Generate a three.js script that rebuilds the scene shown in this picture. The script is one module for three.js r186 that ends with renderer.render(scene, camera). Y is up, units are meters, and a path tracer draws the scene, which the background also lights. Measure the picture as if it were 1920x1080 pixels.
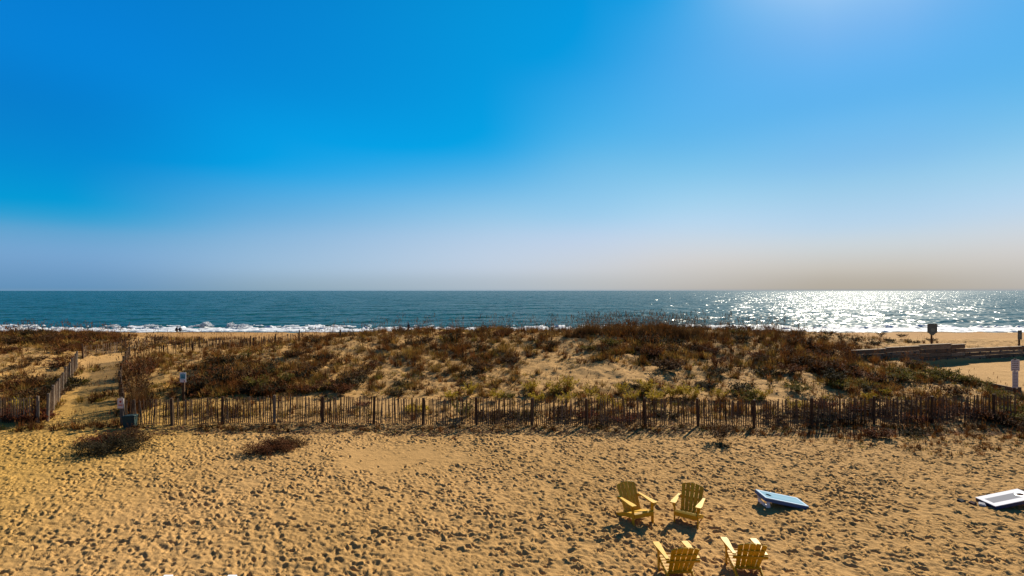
import * as THREE from 'three';
import { mergeGeometries } from 'three/addons/utils/BufferGeometryUtils.js';
import { MarchingCubes } from 'three/addons/objects/MarchingCubes.js';
import { RoundedBoxGeometry } from 'three/addons/geometries/RoundedBoxGeometry.js';
import { createNoise2D, createNoise3D } from 'simplex-noise';

// ---------------------------------------------------------------- camera, sky, sun, exposure
const scene = new THREE.Scene();
const EYE = 6.0, FOCAL = 960;                       // metres above the near sand; focal length in 1920-wide pixels
const camera = new THREE.PerspectiveCamera(2 * Math.atan(540 / FOCAL) * 180 / Math.PI, 16 / 9, 0.1, 60000);
camera.position.set(0, EYE, 0);
camera.lookAt(0, EYE, -10);
camera.setViewOffset(1920, 1080, 0, -5, 1920, 1080);
camera.updateProjectionMatrix();

const EXPOSURE = 2.0;
const SUN_AZ = 34.5, SUN_EL = 31;                   // degrees to the right of straight ahead, degrees up
const rad = Math.PI / 180;
const sunDir = new THREE.Vector3(Math.sin(SUN_AZ * rad) * Math.cos(SUN_EL * rad), Math.sin(SUN_EL * rad), -Math.cos(SUN_AZ * rad) * Math.cos(SUN_EL * rad));

// clear autumn sky: colour by height in five columns, at these angles round from the sun; smooth in between
function curve(rows, t) {                           // rows: [t, [r, g, b]], smooth through every row
  const n = rows.length; if (t <= rows[0][0]) return rows[0][1]; if (t >= rows[n - 1][0]) return rows[n - 1][1];
  let i = 1; while (t > rows[i][0]) i++;
  const [t0, a] = rows[i - 1], [t1, b] = rows[i], p = rows[Math.max(0, i - 2)], q = rows[Math.min(n - 1, i + 1)], h = t1 - t0, k = (t - t0) / h;
  return a.map((v, c) => { const m0 = i > 1 ? (b[c] - p[1][c]) / (t1 - p[0]) * h : (b[c] - v), m1 = i < n - 1 ? (q[1][c] - v) / (q[0] - t0) * h : (b[c] - v), k2 = k * k, k3 = k2 * k; return Math.max(0.002, (2 * k3 - 3 * k2 + 1) * v + (k3 - 2 * k2 + k) * m0 + (-2 * k3 + 3 * k2) * b[c] + (k3 - k2) * m1); });
}
const toLin = (c) => c.map((v) => (v /= 255) <= 0.04045 ? v / 12.92 : Math.pow((v + 0.055) / 1.055, 2.4));
const ZENITH = [0.062, 0.105, 0.24];
const skyColumns = [
  [3, [[0, [178, 170, 157]], [1.0, [186, 179, 168]], [2.3, [201, 197, 190]], [4.3, [203, 212, 218]], [6.3, [184, 212, 234]], [9.8, [153, 203, 235]], [12, [131, 193, 236]], [15.2, [110, 186, 238]], [17.5, [97, 180, 238]], [20.2, [103, 180, 240]], [23.3, [122, 184, 240]], [25.8, [145, 195, 242]], [28.5, [182, 212, 247]], [31, [215, 230, 252]], [34, [175, 208, 245]], [40, [95, 165, 228]], [50, [45, 130, 205]]]],
  [15, [[0, [184, 180, 175]], [1.4, [197, 194, 190]], [3.1, [209, 208, 208]], [4.8, [204, 214, 224]], [7.0, [185, 214, 237]], [9.2, [163, 209, 238]], [12.5, [128, 196, 236]], [15.6, [100, 184, 236]], [18.7, [88, 178, 237]], [23.6, [82, 172, 235]], [28.2, [78, 170, 233]], [35, [55, 155, 225]], [48, [35, 125, 200]]]],
  [26, [[0, [181, 186, 190]], [0.9, [188, 192, 195]], [2.65, [201, 207, 215]], [5.6, [190, 210, 232]], [8.5, [156, 204, 236]], [13.6, [110, 188, 234]], [16.9, [76, 177, 234]], [22.1, [46, 163, 230]], [24.6, [28, 158, 227]], [29.3, [12, 151, 222]], [40, [22, 130, 200]]]],
  [38, [[0, [170, 184, 196]], [1.0, [177, 190, 202]], [2.7, [190, 205, 222]], [5.6, [179, 205, 230]], [8.6, [145, 197, 232]], [12.0, [94, 181, 232]], [14.8, [44, 168, 231]], [17.0, [10, 161, 228]], [22.3, [0, 152, 222]], [29.5, [0, 145, 215]], [40, [15, 125, 195]]]],
  [60, [[0, [136, 166, 187]], [0.6, [143, 171, 192]], [2.4, [154, 186, 214]], [5.1, [140, 184, 220]], [7.7, [104, 175, 222]], [10.9, [54, 166, 227]], [12.4, [22, 161, 228]], [15.5, [0, 154, 226]], [20.3, [0, 139, 216]], [27.1, [0, 130, 208]], [38, [15, 115, 185]]]],
  [76, [[0, [98, 145, 184]], [0.7, [105, 150, 190]], [3.0, [118, 165, 208]], [4.8, [100, 165, 210]], [6.1, [55, 160, 212]], [7.6, [8, 154, 214]], [11, [0, 139, 211]], [15.3, [0, 128, 207]], [19.4, [0, 130, 214]], [23.3, [0, 126, 210]], [35, [15, 112, 180]]]],
  [180, [[0, [98, 134, 166]], [3, [108, 148, 186]], [6, [75, 138, 186]], [8.5, [55, 125, 180]], [15, [42, 104, 166]], [24, [42, 96, 156]], [36, [46, 90, 143]]]],
].map(([a, rows]) => [a, [...rows.map(([e, c]) => [e, toLin(c)]), [80, ZENITH]]]);
const SKY_W = 1440, SKY_H = 720, skyData = new Float32Array(SKY_W * SKY_H * 4);
for (let j = 0; j < SKY_H; j++) for (let i = 0; i < SKY_W; i++) {
  const el = ((j + 0.5) / SKY_H - 0.5) * Math.PI, az = ((i + 0.5) / SKY_W - 0.5) * 2 * Math.PI;
  const e = Math.max(0, el) / rad, dx = Math.cos(az) * Math.cos(el), dz = Math.sin(az) * Math.cos(el);
  let a = Math.abs(Math.atan2(dx, -dz) / rad - SUN_AZ); if (a > 180) a = 360 - a;
  const c = curve(skyColumns.map(([angle, rows]) => [angle, curve(rows, e)]), a);
  skyData.set([c[0] / EXPOSURE, c[1] / EXPOSURE, c[2] / EXPOSURE, 1], (j * SKY_W + i) * 4);
}
const skyTex = new THREE.DataTexture(skyData, SKY_W, SKY_H, THREE.RGBAFormat, THREE.FloatType);
skyTex.mapping = THREE.EquirectangularReflectionMapping; skyTex.magFilter = THREE.LinearFilter; skyTex.minFilter = THREE.LinearFilter;
skyTex.wrapS = THREE.RepeatWrapping; skyTex.needsUpdate = true;
scene.background = skyTex; scene.environment = skyTex;

const sun = new THREE.DirectionalLight(new THREE.Color().setRGB(1, 0.91, 0.75), 5);
sun.position.copy(sunDir).multiplyScalar(200); sun.castShadow = true;
sun.shadow.camera.left = -90; sun.shadow.camera.right = 90; sun.shadow.camera.top = 90; sun.shadow.camera.bottom = -90; sun.shadow.camera.far = 500;
sun.shadow.mapSize.set(4096, 4096);
scene.add(sun, sun.target);

const renderer = new THREE.WebGLRenderer({ antialias: true });
renderer.toneMapping = THREE.LinearToneMapping;
renderer.toneMappingExposure = EXPOSURE;
renderer.shadowMap.enabled = true;

// ---------------------------------------------------------------- helpers
function rng(seed) { let s = seed >>> 0; return () => { s = (s + 0x6d2b79f5) >>> 0; let t = Math.imul(s ^ (s >>> 15), 1 | s); t = (t + Math.imul(t ^ (t >>> 7), 61 | t)) ^ t; return ((t ^ (t >>> 14)) >>> 0) / 4294967296; }; }
const noise = createNoise2D(rng(11)), noiseB = createNoise2D(rng(12)), noise3 = createNoise3D(rng(13));
const fbm = (x, y, n = 4) => { let s = 0, a = 0.5, f = 1; for (let i = 0; i < n; i++) { s += a * noise(x * f + i * 17.3, y * f - i * 9.1); a *= 0.5; f *= 2.03; } return s; };
const smooth = (a, b, t) => { t = Math.min(1, Math.max(0, (t - a) / (b - a))); return t * t * (3 - 2 * t); };
const mix = (a, b, t) => a + (b - a) * t;
const used = {};
function numbered(name) { const n = used[name] = (used[name] ?? -1) + 1; return n ? `${name}_${String(n).padStart(3, '0')}` : name; }
function shadows(o) { o.castShadow = true; o.receiveShadow = true; return o; }
function tag(o, label, category, group) { o.userData.label = label; o.userData.category = category; if (group) o.userData.group = group; return o; }
function thing(name, label, category, x, y, z, turn = 0, group) {
  const o = new THREE.Group(); o.name = numbered(name); o.position.set(x, y, z); o.rotation.y = turn;
  scene.add(o); return tag(o, label, category, group);
}
function part(name, geometry, material, parent, x = 0, y = 0, z = 0) {
  const m = shadows(new THREE.Mesh(geometry, material)); m.name = name; m.position.set(x, y, z); parent.add(m); return m;
}
function setting(name, geometry, material, label, category, kind = 'structure') {
  const m = shadows(new THREE.Mesh(geometry, material)); m.name = numbered(name); m.userData.kind = kind; tag(m, label, category); scene.add(m); return m;
}
function lin(r, g, b) { return new THREE.Color().setRGB(r, g, b); }
function matte(r, g, b, roughness = 0.9, extra = {}) { return new THREE.MeshPhysicalMaterial({ color: lin(r, g, b), roughness, specularIntensity: roughness > 0.8 ? 0.25 : 1, ...extra }); }
function dataTex(w, h, fill, srgb) {
  const a = new Uint8Array(w * h * 4);
  for (let j = 0; j < h; j++) for (let i = 0; i < w; i++) { const c = fill(i, j); for (let k = 0; k < 3; k++) a[(j * w + i) * 4 + k] = Math.max(0, Math.min(255, c[k] * 255)); a[(j * w + i) * 4 + 3] = 255; }
  const t = new THREE.DataTexture(a, w, h); t.wrapS = t.wrapT = THREE.RepeatWrapping; t.magFilter = THREE.LinearFilter; t.minFilter = THREE.LinearFilter;
  if (srgb) t.colorSpace = THREE.SRGBColorSpace; t.needsUpdate = true; return t;
}
// noise that tiles over n x n texels: the 3-d noise on two circles is costly, so blend four shifted copies
function tiled(n, f) {
  const a = new Float32Array(n * n);
  for (let j = 0; j < n; j++) for (let i = 0; i < n; i++) {
    const u = i / n, v = j / n;
    a[j * n + i] = f(u, v) * (1 - u) * (1 - v) + f(u - 1, v) * u * (1 - v) + f(u, v - 1) * (1 - u) * v + f(u - 1, v - 1) * u * v;
  }
  return a;
}

// ---------------------------------------------------------------- the lie of the land (x right, d metres ahead)
const profile = [[-60, 0], [18, 0], [22.5, 0.03], [26, 0.14], [34, 0.42], [44, 0.66], [52, 0.66], [62, 0.05], [75, -0.75], [86, -1.3], [99, -1.98], [112, -2.7], [140, -4.2]];
function prof(d) {
  for (let i = 1; i < profile.length; i++) if (d <= profile[i][0]) { const k = smooth(0, 1, (d - profile[i - 1][0]) / (profile[i][0] - profile[i - 1][0])) * 0.5 + (d - profile[i - 1][0]) / (profile[i][0] - profile[i - 1][0]) * 0.5; return mix(profile[i - 1][1], profile[i][1], k); }
  return profile[profile.length - 1][1];
}
const gauss = (t, s) => Math.exp(-t * t / (2 * s * s));
// the path: two legs, and how far a point lies from it
const PATH = [[-17.2, 18], [-19.1, 22.7], [-32.4, 40.5], [-29.6, 47.0], [-31, 60]];
function segDist(x, d, pts) {
  let best = 1e9;
  for (let i = 1; i < pts.length; i++) {
    const [ax, ad] = pts[i - 1], [bx, bd] = pts[i], vx = bx - ax, vd = bd - ad;
    const t = Math.max(0, Math.min(1, ((x - ax) * vx + (d - ad) * vd) / (vx * vx + vd * vd)));
    best = Math.min(best, Math.hypot(x - ax - vx * t, d - ad - vd * t));
  }
  return best;
}
const pathDist = (x, d) => segDist(x, d, PATH);
const wallLine = (x) => 36.7 + (x - 24.5) * 0.335;          // the timber bulkhead
function rampMask(x, d) {                                    // the sandy vehicle ramp in front of the bulkhead
  const near = smooth(21, 26, d), side = d < 31.6 ? smooth(28.50, 28.62, x) : smooth(28.4, 31.2, x + (d - 31.6) * 0.05);
  return near * side * (1 - smooth(-0.25, 0.05, d - wallLine(x)));
}
function land(x, d) {
  let h = prof(d);
  const inDune = smooth(23.5, 30, d) * (1 - smooth(60, 74, d));
  const along = smooth(-27, -11, x - (d - 45) * 0.2) * (1 - smooth(23, 40, x - (d - 45) * 0.5));
  const crest = 46.5 + 2.2 * noise(x * 0.05, 3.1), off = d - crest;
  h += along * 1.28 * gauss(off, off < 0 ? 9.2 : 7.0);
  h += 0.55 * gauss(x - 12, 8) * gauss(off, 7) + 0.12 * gauss(x + 12, 5) * gauss(off, 6);
  h += 0.75 * gauss(d - 55 - 0.05 * (x + 50), 5.5) * (1 - smooth(-47, -36, x));
  h += 0.42 * gauss(d - 37, 7) * (1 - smooth(-37, -28, x));
  const behindWall = smooth(-0.05, 0.35, d - wallLine(x)) * smooth(23, 27, x) * (1 - smooth(0, 11, d - wallLine(x)));
  const keep = 1.5 - 0.55 * smooth(33, 38, x);
  if (behindWall > 0) h = mix(h, Math.max(h, keep), behindWall);
  let hum = 0.30 * fbm(x * 0.14, d * 0.16, 3) + 0.13 * fbm(x * 0.5 + 40, d * 0.55, 3) + 0.05 * noise(x * 1.5, d * 1.7) + 0.028 * noiseB(x * 3.3, d * 3.6);
  const beach = smooth(60, 76, d);
  const pd = pathDist(x, d), onPath = (1 - smooth(1.0, 2.4, pd)) * smooth(24, 28, d) * (1 - smooth(46, 54, d));
  h += hum * inDune * (1 - 0.8 * onPath);
  h = mix(h, 0.10 + 0.012 * (d - 22), onPath * 0.8);
  h += 0.10 * fbm(x * 0.11, d * 0.11, 2) * (1 - inDune) * smooth(-40, 10, d) + beach * 0.05 * noise(x * 0.05, d * 0.3);
  const r = rampMask(x, d);
  if (r > 0) h = mix(h, 0.40 + 0.05 * fbm(x * 0.25, d * 0.25, 2), r);
  return h;
}
// where the sight line through a pixel of the 1920 x 1080 photograph meets the land
function spot(px, py) {
  const sx = (px - 960) / FOCAL, sy = (py - 545) / FOCAL; let a = 8, b = 8;
  for (; b < 130; a = b, b += 0.25) if (EYE - sy * b <= land(sx * b, b)) break;
  for (let i = 0; i < 12; i++) { const m = (a + b) / 2; if (EYE - sy * m <= land(sx * m, m)) b = m; else a = m; }
  return { x: sx * b, d: b, y: land(sx * b, b) };
}

// ---------------------------------------------------------------- sand
const SAND_N = 512;
const sandFine = tiled(SAND_N, (u, v) => 0.5 * noise(u * 40, v * 40) + 0.3 * noiseB(u * 95, v * 95) + 0.25 * noise(u * 14 + 7, v * 14));
const sandSpeck = rng(91), speck = new Float32Array(SAND_N * SAND_N).map(() => sandSpeck());
const sandMap = dataTex(SAND_N, SAND_N, (i, j) => { const k = j * SAND_N + i, s = 0.86 + 0.06 * sandFine[k] + 0.12 * (speck[k] - 0.5) - (speck[k] > 0.985 ? 0.25 : 0); return [s, s * 0.995, s * 0.985]; }, true);
const sandBump = dataTex(SAND_N, SAND_N, (i, j) => { const k = j * SAND_N + i, s = 0.5 + 0.33 * sandFine[k] + 0.08 * (speck[k] - 0.5); return [s, s, s]; });
const sandMat = new THREE.MeshPhysicalMaterial({ specularIntensity: 0.08, color: lin(1, 1, 1), map: sandMap, bumpMap: sandBump, bumpScale: 0.03, roughness: 0.95, vertexColors: true });
sandMat.name = 'sand';
function sandColour(x, d) {
  const n = fbm(x * 0.12 + 5, d * 0.12, 3), m = fbm(x * 0.9, d * 0.9 + 30, 2);
  const gold = smooth(-9, -17, x) * smooth(40, 22, d), wet = smooth(-0.6, 0.6, d - 95.8 - 1.8 * noise(x * 0.05, 21) - 0.7 * noise(x * 0.22, 5));
  let c = [0.505, 0.294, 0.110];
  c = [c[0] * (1 + 0.10 * n + 0.06 * m), c[1] * (1 + 0.10 * n + 0.06 * m), c[2] * (1 + 0.14 * n + 0.07 * m)];
  c = [c[0], c[1], c[2] * (1 - 0.28 * gold)];
  const shoreTone = smooth(-0.8, 0.8, d - 63 - 2 * noise(x * 0.1, d * 0.1));          // sand colour turns darker and browner beyond the dune
  return c.map((v, k) => v * mix(1, [0.86, 0.81, 0.77][k], shoreTone) * mix(1, 0.6, wet));
}
function sheet(xs, ds, height, uvScale = 1.3) {
  const nx = xs.length, nd = ds.length, p = new Float32Array(nx * nd * 3), uv = new Float32Array(nx * nd * 2), col = new Float32Array(nx * nd * 3), ix = [];
  for (let j = 0; j < nd; j++) for (let i = 0; i < nx; i++) {
    const k = j * nx + i, x = xs[i], d = ds[j];
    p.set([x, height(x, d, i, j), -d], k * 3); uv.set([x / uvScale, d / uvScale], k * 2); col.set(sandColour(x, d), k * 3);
  }
  for (let j = 0; j < nd - 1; j++) for (let i = 0; i < nx - 1; i++) { const a = j * nx + i; ix.push(a, a + 1, a + nx, a + 1, a + nx + 1, a + nx); }
  const g = new THREE.BufferGeometry();
  g.setAttribute('position', new THREE.BufferAttribute(p, 3)); g.setAttribute('uv', new THREE.BufferAttribute(uv, 2)); g.setAttribute('color', new THREE.BufferAttribute(col, 3));
  g.setIndex(ix); g.computeVertexNormals(); return g;
}
const range = (a, b, s) => { const n = Math.round((b - a) / s), r = []; for (let i = 0; i <= n; i++) r.push(a + (b - a) * i / n); return r; };

// near sand, trampled: every footprint is pressed into the height grid
const CELL = 0.04, NX0 = -29, NX1 = 29, ND0 = 8.6, ND1 = 25.5;
const gx = range(NX0, NX1, CELL), gd = range(ND0, ND1, CELL), GW = gx.length, GH = gd.length, prints = new Float32Array(GW * GH);
const calm = (x, d) => 1 - smooth(0.45, 1.45, Math.hypot((x + 4.3 + 0.9 * noise(x * 0.6, d * 0.6)) / 2.5, (d - 18.4 + 0.3 * noise(x * 0.8, d * 0.8 + 9)) / 1.6));   // an untrodden patch
{
  const r = rng(501);
  const stamp = (x, d, len, wid, depth, turn, rim) => {
    const c = Math.cos(turn), s = Math.sin(turn), R = len * 1.0 + 0.08, i0 = Math.max(0, Math.floor((x - R - NX0) / CELL)), i1 = Math.min(GW - 1, Math.ceil((x + R - NX0) / CELL));
    const j0 = Math.max(0, Math.floor((d - R - ND0) / CELL)), j1 = Math.min(GH - 1, Math.ceil((d + R - ND0) / CELL));
    for (let j = j0; j <= j1; j++) for (let i = i0; i <= i1; i++) {
      const ux = gx[i] - x, ud = gd[j] - d, a = (ux * c + ud * s) / (len / 2), b = (-ux * s + ud * c) / (wid / 2), q = Math.sqrt(a * a + b * b) * (1 + 0.18 * noise(ux * 9 + x, ud * 9 + d));
      let v = 0;
      if (q < 1.9) v = -depth * (1 - smooth(0.15, 1.1, q)) * (0.9 + 0.15 * a) + rim * gauss(q - 1.28, 0.26);
      const k = j * GW + i;
      prints[k] = Math.max(-0.11, prints[k] * (1 - 0.5 * (1 - smooth(0.6, 1.2, q))) + v);
    }
  };
  for (let j = 0; j < GH; j++) for (let i = 0; i < GW; i++) {
    const x = gx[i], d = gd[j];
    prints[j * GW + i] = (0.026 * noise(x * 1.4, d * 1.8) + 0.024 * noiseB(x * 3.3, d * 4.2) + 0.014 * noise(x * 7, d * 8)) * (1 - 0.65 * calm(x, d)) * (0.75 + 0.35 * noise(x * 0.3, d * 0.3 + 50));
  }
  for (let n = 0; n < 25000; n++) {
    const d = ND0 + (ND1 - 1.2 - ND0) * Math.pow(r(), 0.8), x = (r() * 2 - 1) * Math.min(28.6, d + 4.5);
    if (r() < calm(x, d) * 0.97 || noiseB(x * 0.23, d * 0.3) > 0.3 + 1.1 * r()) continue;
    if (d > 20.8 && r() < 0.5) continue;
    const big = r(), f = (0.5 + 0.5 * r()) * (0.45 + 0.75 * smooth(-0.55, 0.45, noise(x * 0.21 + 4, d * 0.3)));
    stamp(x, d, 0.12 + 0.17 * big * big + 0.03 * r(), 0.06 + 0.055 * r(), (0.026 + 0.043 * r()) * f, 0.9 * (r() - 0.5) + (r() < 0.6 ? 0.3 : 1.3 + r()), 0.010 + 0.012 * r());
  }
  for (let n = 0; n < 62; n++) { // people walked here: lines of deeper, longer prints
    let x = (r() * 2 - 1) * 20, d = 9 + 11 * r(), head = n < 14 ? Math.atan2(20 - d, -18 - x) : n < 30 ? Math.atan2(12 - d, 4 - x) : r() * 6.283, side = 1;
    for (let k = 0, steps = 10 + Math.floor(r() * 22); k < steps; k++) {
      const lx = x - Math.sin(head) * 0.11 * side, ld = d + Math.cos(head) * 0.11 * side;
      if (ld > ND0 && ld < 21.4 && Math.abs(lx) < 28 && r() > calm(lx, ld)) stamp(lx, ld, 0.27 + 0.05 * r(), 0.105 + 0.02 * r(), 0.045 + 0.03 * r(), head, 0.016);
      x += Math.cos(head) * 0.62; d += Math.sin(head) * 0.62; head += (r() - 0.5) * 0.22; side = -side;
    }
  }
}
{
  const g = sheet(gx, gd, (x, d, i, j) => land(x, d) + prints[j * GW + i] * (1 - smooth(ND1 - 2.2, ND1 - 0.6, d)) * (1 - 0.9 * smooth(28.2, 28.8, Math.abs(x))) - 0.10 * smooth(ND1 - 0.5, ND1, d));
  // cut the far corners the lens cannot reach from anywhere near
  const src = g.index.array, keep = []; const pos = g.attributes.position;
  for (let k = 0; k < src.length; k += 3) { const x = pos.getX(src[k]), d = -pos.getZ(src[k]); if (Math.abs(x) < d + 6) keep.push(src[k], src[k + 1], src[k + 2]); }
  g.setIndex(keep);
  setting('sand', g, sandMat, 'golden trampled sand full of footprints in front of the picket fence', 'sand');
}
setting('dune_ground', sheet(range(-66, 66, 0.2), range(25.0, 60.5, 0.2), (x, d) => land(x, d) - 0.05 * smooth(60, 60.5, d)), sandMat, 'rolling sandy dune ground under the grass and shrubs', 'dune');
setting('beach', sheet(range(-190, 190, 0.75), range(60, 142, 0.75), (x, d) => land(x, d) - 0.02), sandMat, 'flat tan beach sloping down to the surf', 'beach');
setting('ground', sheet(range(-500, 500, 5), range(-200, 145, 5), (x, d) => (Math.abs(x) < 72 && d > 6 && d < 64 ? land(x, d) - 0.9 : Math.abs(x) < 195 && d >= 64 ? land(x, d) - 1.0 : Math.abs(x) > 66 && d > 20 ? land(Math.sign(x) * 66, d) - 0.06 : land(x, d) - 0.3)), sandMat, 'sandy land around the dunes', 'ground');

// ---------------------------------------------------------------- sea
const SEA = -2.0;
const WN = 1024, waveTerms = []; { const r = rng(77); for (let k = 0; k < 80; k++) { const m = 3 + Math.floor(Math.pow(r(), 1.5) * 80), th = (r() - 0.5) * 2.8; const ky = Math.round(m * Math.cos(th)) || 1, kx = Math.round(m * Math.sin(th) * 0.8); waveTerms.push([kx, ky, r() * 6.283, 1 / Math.pow(Math.hypot(kx, ky), 1.05)]); } }
const waveField = new Float32Array(WN * WN);
{ let mx = 0; for (let j = 0; j < WN; j++) for (let i = 0; i < WN; i++) { let s = 0; for (const [kx, ky, ph, a] of waveTerms) s += a * Math.sin((kx * i + ky * j) / WN * 6.28318 + ph); waveField[j * WN + i] = s; mx = Math.max(mx, Math.abs(s)); } for (let k = 0; k < WN * WN; k++) waveField[k] = 0.5 + 0.5 * waveField[k] / mx; }
const waveTex = dataTex(WN, WN, (i, j) => { const s = waveField[j * WN + i]; return [s, s, s]; });
const waterMat = new THREE.MeshPhysicalMaterial({ color: lin(0.004, 0.042, 0.042), roughness: 0.22, ior: 1.33, specularIntensity: 0.05, bumpMap: waveTex, bumpScale: 2.2 });
waterMat.name = 'sea water';
function swell(x, d) {
  const fade = smooth(94, 104, d) * (1 - smooth(500, 1500, d));
  const w = d + 2.5 * noise(x * 0.02, d * 0.008) + 1.2 * noise(x * 0.06, 7);
  let h = 0.20 * Math.sin(w * 0.33) * (0.6 + 0.4 * noise(x * 0.015, d * 0.02)) + 0.10 * Math.sin(w * 0.21 + 1.2 + x * 0.01) + 0.08 * fbm(x * 0.07, d * 0.16, 3);
  h += 0.38 * gauss(d - 146 - 2 * noise(x * 0.02, 2), 4.5) * smooth(-0.5, 0.3, noise(x * 0.008, 9)) ;
  h += (0.055 * noise(x * 0.19, d * 0.24) + 0.03 * noiseB(x * 0.4, d * 0.5)) * (1 - smooth(160, 420, d));
  return h * fade;
}
{
  const ds = []; let d = 92; while (d < 45000) { ds.push(d); d += Math.max(0.45, (d - 80) * 0.008); } ds.push(46000);
  const nx = 620, p = [], uv = [], ix = [];
  ds.forEach((dd) => { for (let i = 0; i < nx; i++) { const t = (i / (nx - 1)) * 2 - 1, x = t * (dd * 1.6 + 90); p.push(x, SEA + swell(x, dd), -dd); uv.push((x * 0.883 + dd * 0.469) / 97, (dd * 0.883 - x * 0.469) / 97); } });
  for (let j = 0; j < ds.length - 1; j++) for (let i = 0; i < nx - 1; i++) { const a = j * nx + i; ix.push(a, a + 1, a + nx, a + 1, a + nx + 1, a + nx); }
  const g = new THREE.BufferGeometry(); g.setAttribute('position', new THREE.Float32BufferAttribute(p, 3)); g.setAttribute('uv', new THREE.Float32BufferAttribute(uv, 2)); g.setIndex(ix); g.computeVertexNormals();
  setting('sea', g, waterMat, 'teal ocean reaching to the horizon with glittering sunlight', 'sea');
}
// surf: foam stands a little above the water where the wave breaks, and dips under it where it does not
const foamMat = matte(0.52, 0.53, 0.53, 0.8); foamMat.name = 'foam';
const foamLine = (x) => 111 + 3.0 * noise(x * 0.012, 1.5) + 1.5 * noise(x * 0.05, 4);
function foamHeight(x, d) {
  const line = foamLine(x), strong = 0.55 + 0.45 * noise(x * 0.02, 8);
  const patch = fbm(x * 0.16, d * 0.35, 4), lace = fbm(x * 0.5 + 9, d * 0.9, 3);
  let f = -0.37 + 0.55 * patch + 0.25 * lace;
  f += 0.44 * gauss(d - (line - 5), 5.0) + 0.42 * gauss(d - (100.4 + 1.0 * noise(x * 0.06, 3)), 0.8);
  f += 0.38 * gauss(d - line - 5.5, 1.6) * smooth(-0.1, 0.5, noise(x * 0.03, 12));
  f -= smooth(116, 124, d) * 0.9;
  let h = Math.min(0.16, f * 0.45);
  if (f > 0) h += (0.20 + 0.28 * strong) * gauss(d - line, 1.1) * (0.65 + 0.5 * noise(x * 0.35, 5) + 0.2 * noise(x * 1.1, 2)) + 0.12 * Math.abs(noiseB(x * 1.3, d * 1.6)) + 0.06 * Math.abs(noise(x * 3, d * 3.2));
  return h;
}
{
  const xs = range(-190, 190, 0.4), ds = range(97.5, 126, 0.35), nx = xs.length, p = [], ix = [];
  ds.forEach((dd) => xs.forEach((x) => { const f = foamHeight(x, dd), w = SEA + swell(x, dd) + f, l = land(x, dd); p.push(x, f > 0 ? Math.max(w, Math.min(l + 0.02, SEA + 0.12)) : w - 0.02, -dd); }));
  for (let j = 0; j < ds.length - 1; j++) for (let i = 0; i < nx - 1; i++) { const a = j * nx + i; ix.push(a, a + 1, a + nx, a + 1, a + nx + 1, a + nx); }
  const g = new THREE.BufferGeometry(); g.setAttribute('position', new THREE.Float32BufferAttribute(p, 3)); g.setIndex(ix); g.computeVertexNormals();
  setting('surf_foam', g, foamMat, 'white breaking surf along the shore', 'surf', 'stuff');
}
{ // spray thrown up where the wave bursts
  const r = rng(640), geo = new THREE.IcosahedronGeometry(1, 1), list = [];
  const burst = (px, top, wide, n, d = 111) => { const x0 = (px - 960) / FOCAL * d; for (let k = 0; k < n; k++) { const t = (r() + r() + r() - 1.5) / 1.5, u = r(), hgt = top * (1 - Math.abs(t)) * Math.sqrt(u); list.push([x0 + t * wide, SEA + 0.2 + hgt, -(d + (r() - 0.5) * 2), (0.03 + 0.075 * r() * (1 - 0.5 * u))]); } };
  burst(386, 1.05, 1.6, 1000); burst(374, 0.5, 1.8, 400); burst(432, 0.95, 0.8, 220); burst(438, 0.5, 1.6, 260); burst(212, 0.45, 1.2, 200); burst(455, 0.6, 2.5, 300); burst(280, 0.5, 3, 260);
  const m = new THREE.InstancedMesh(geo, foamMat, list.length), mt = new THREE.Matrix4();
  list.forEach(([x, y, z, s], k) => m.setMatrixAt(k, mt.makeScale(s * 1.2, s, s).setPosition(x, y, z)));
  m.name = 'sea_spray'; m.userData.kind = 'stuff'; tag(m, 'white spray bursting up from the breaking wave', 'spray'); shadows(m); scene.add(m);
}

// ---------------------------------------------------------------- wood and other shared materials
function woodTex(seed, dark) { const n = createNoise2D(rng(seed)); return dataTex(128, 256, (i, j) => { const g = 0.72 + 0.16 * n(i * 0.16, j * 0.012) + 0.12 * n(i * 0.5, j * 0.03) + 0.10 * n(i * 0.03, j * 0.02 + 9); return [g, g * (0.97 - dark * 0.02), g * (0.94 - dark * 0.03)]; }, true); }
const woodA = woodTex(31, 1), woodB = woodTex(32, 0);
const picketMats = [[0.22, 0.15, 0.095], [0.17, 0.105, 0.06], [0.28, 0.21, 0.145], [0.13, 0.075, 0.04], [0.34, 0.27, 0.20]].map((c) => { const m = matte(...c, 0.9, { map: woodA }); m.name = 'weathered picket wood'; return m; });
const postMats = [[0.15, 0.085, 0.045], [0.20, 0.125, 0.07], [0.30, 0.24, 0.18]].map((c) => { const m = matte(...c, 0.9, { map: woodB }); m.name = 'fence post wood'; return m; });
const wireMat = matte(0.09, 0.075, 0.06, 0.85);

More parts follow.
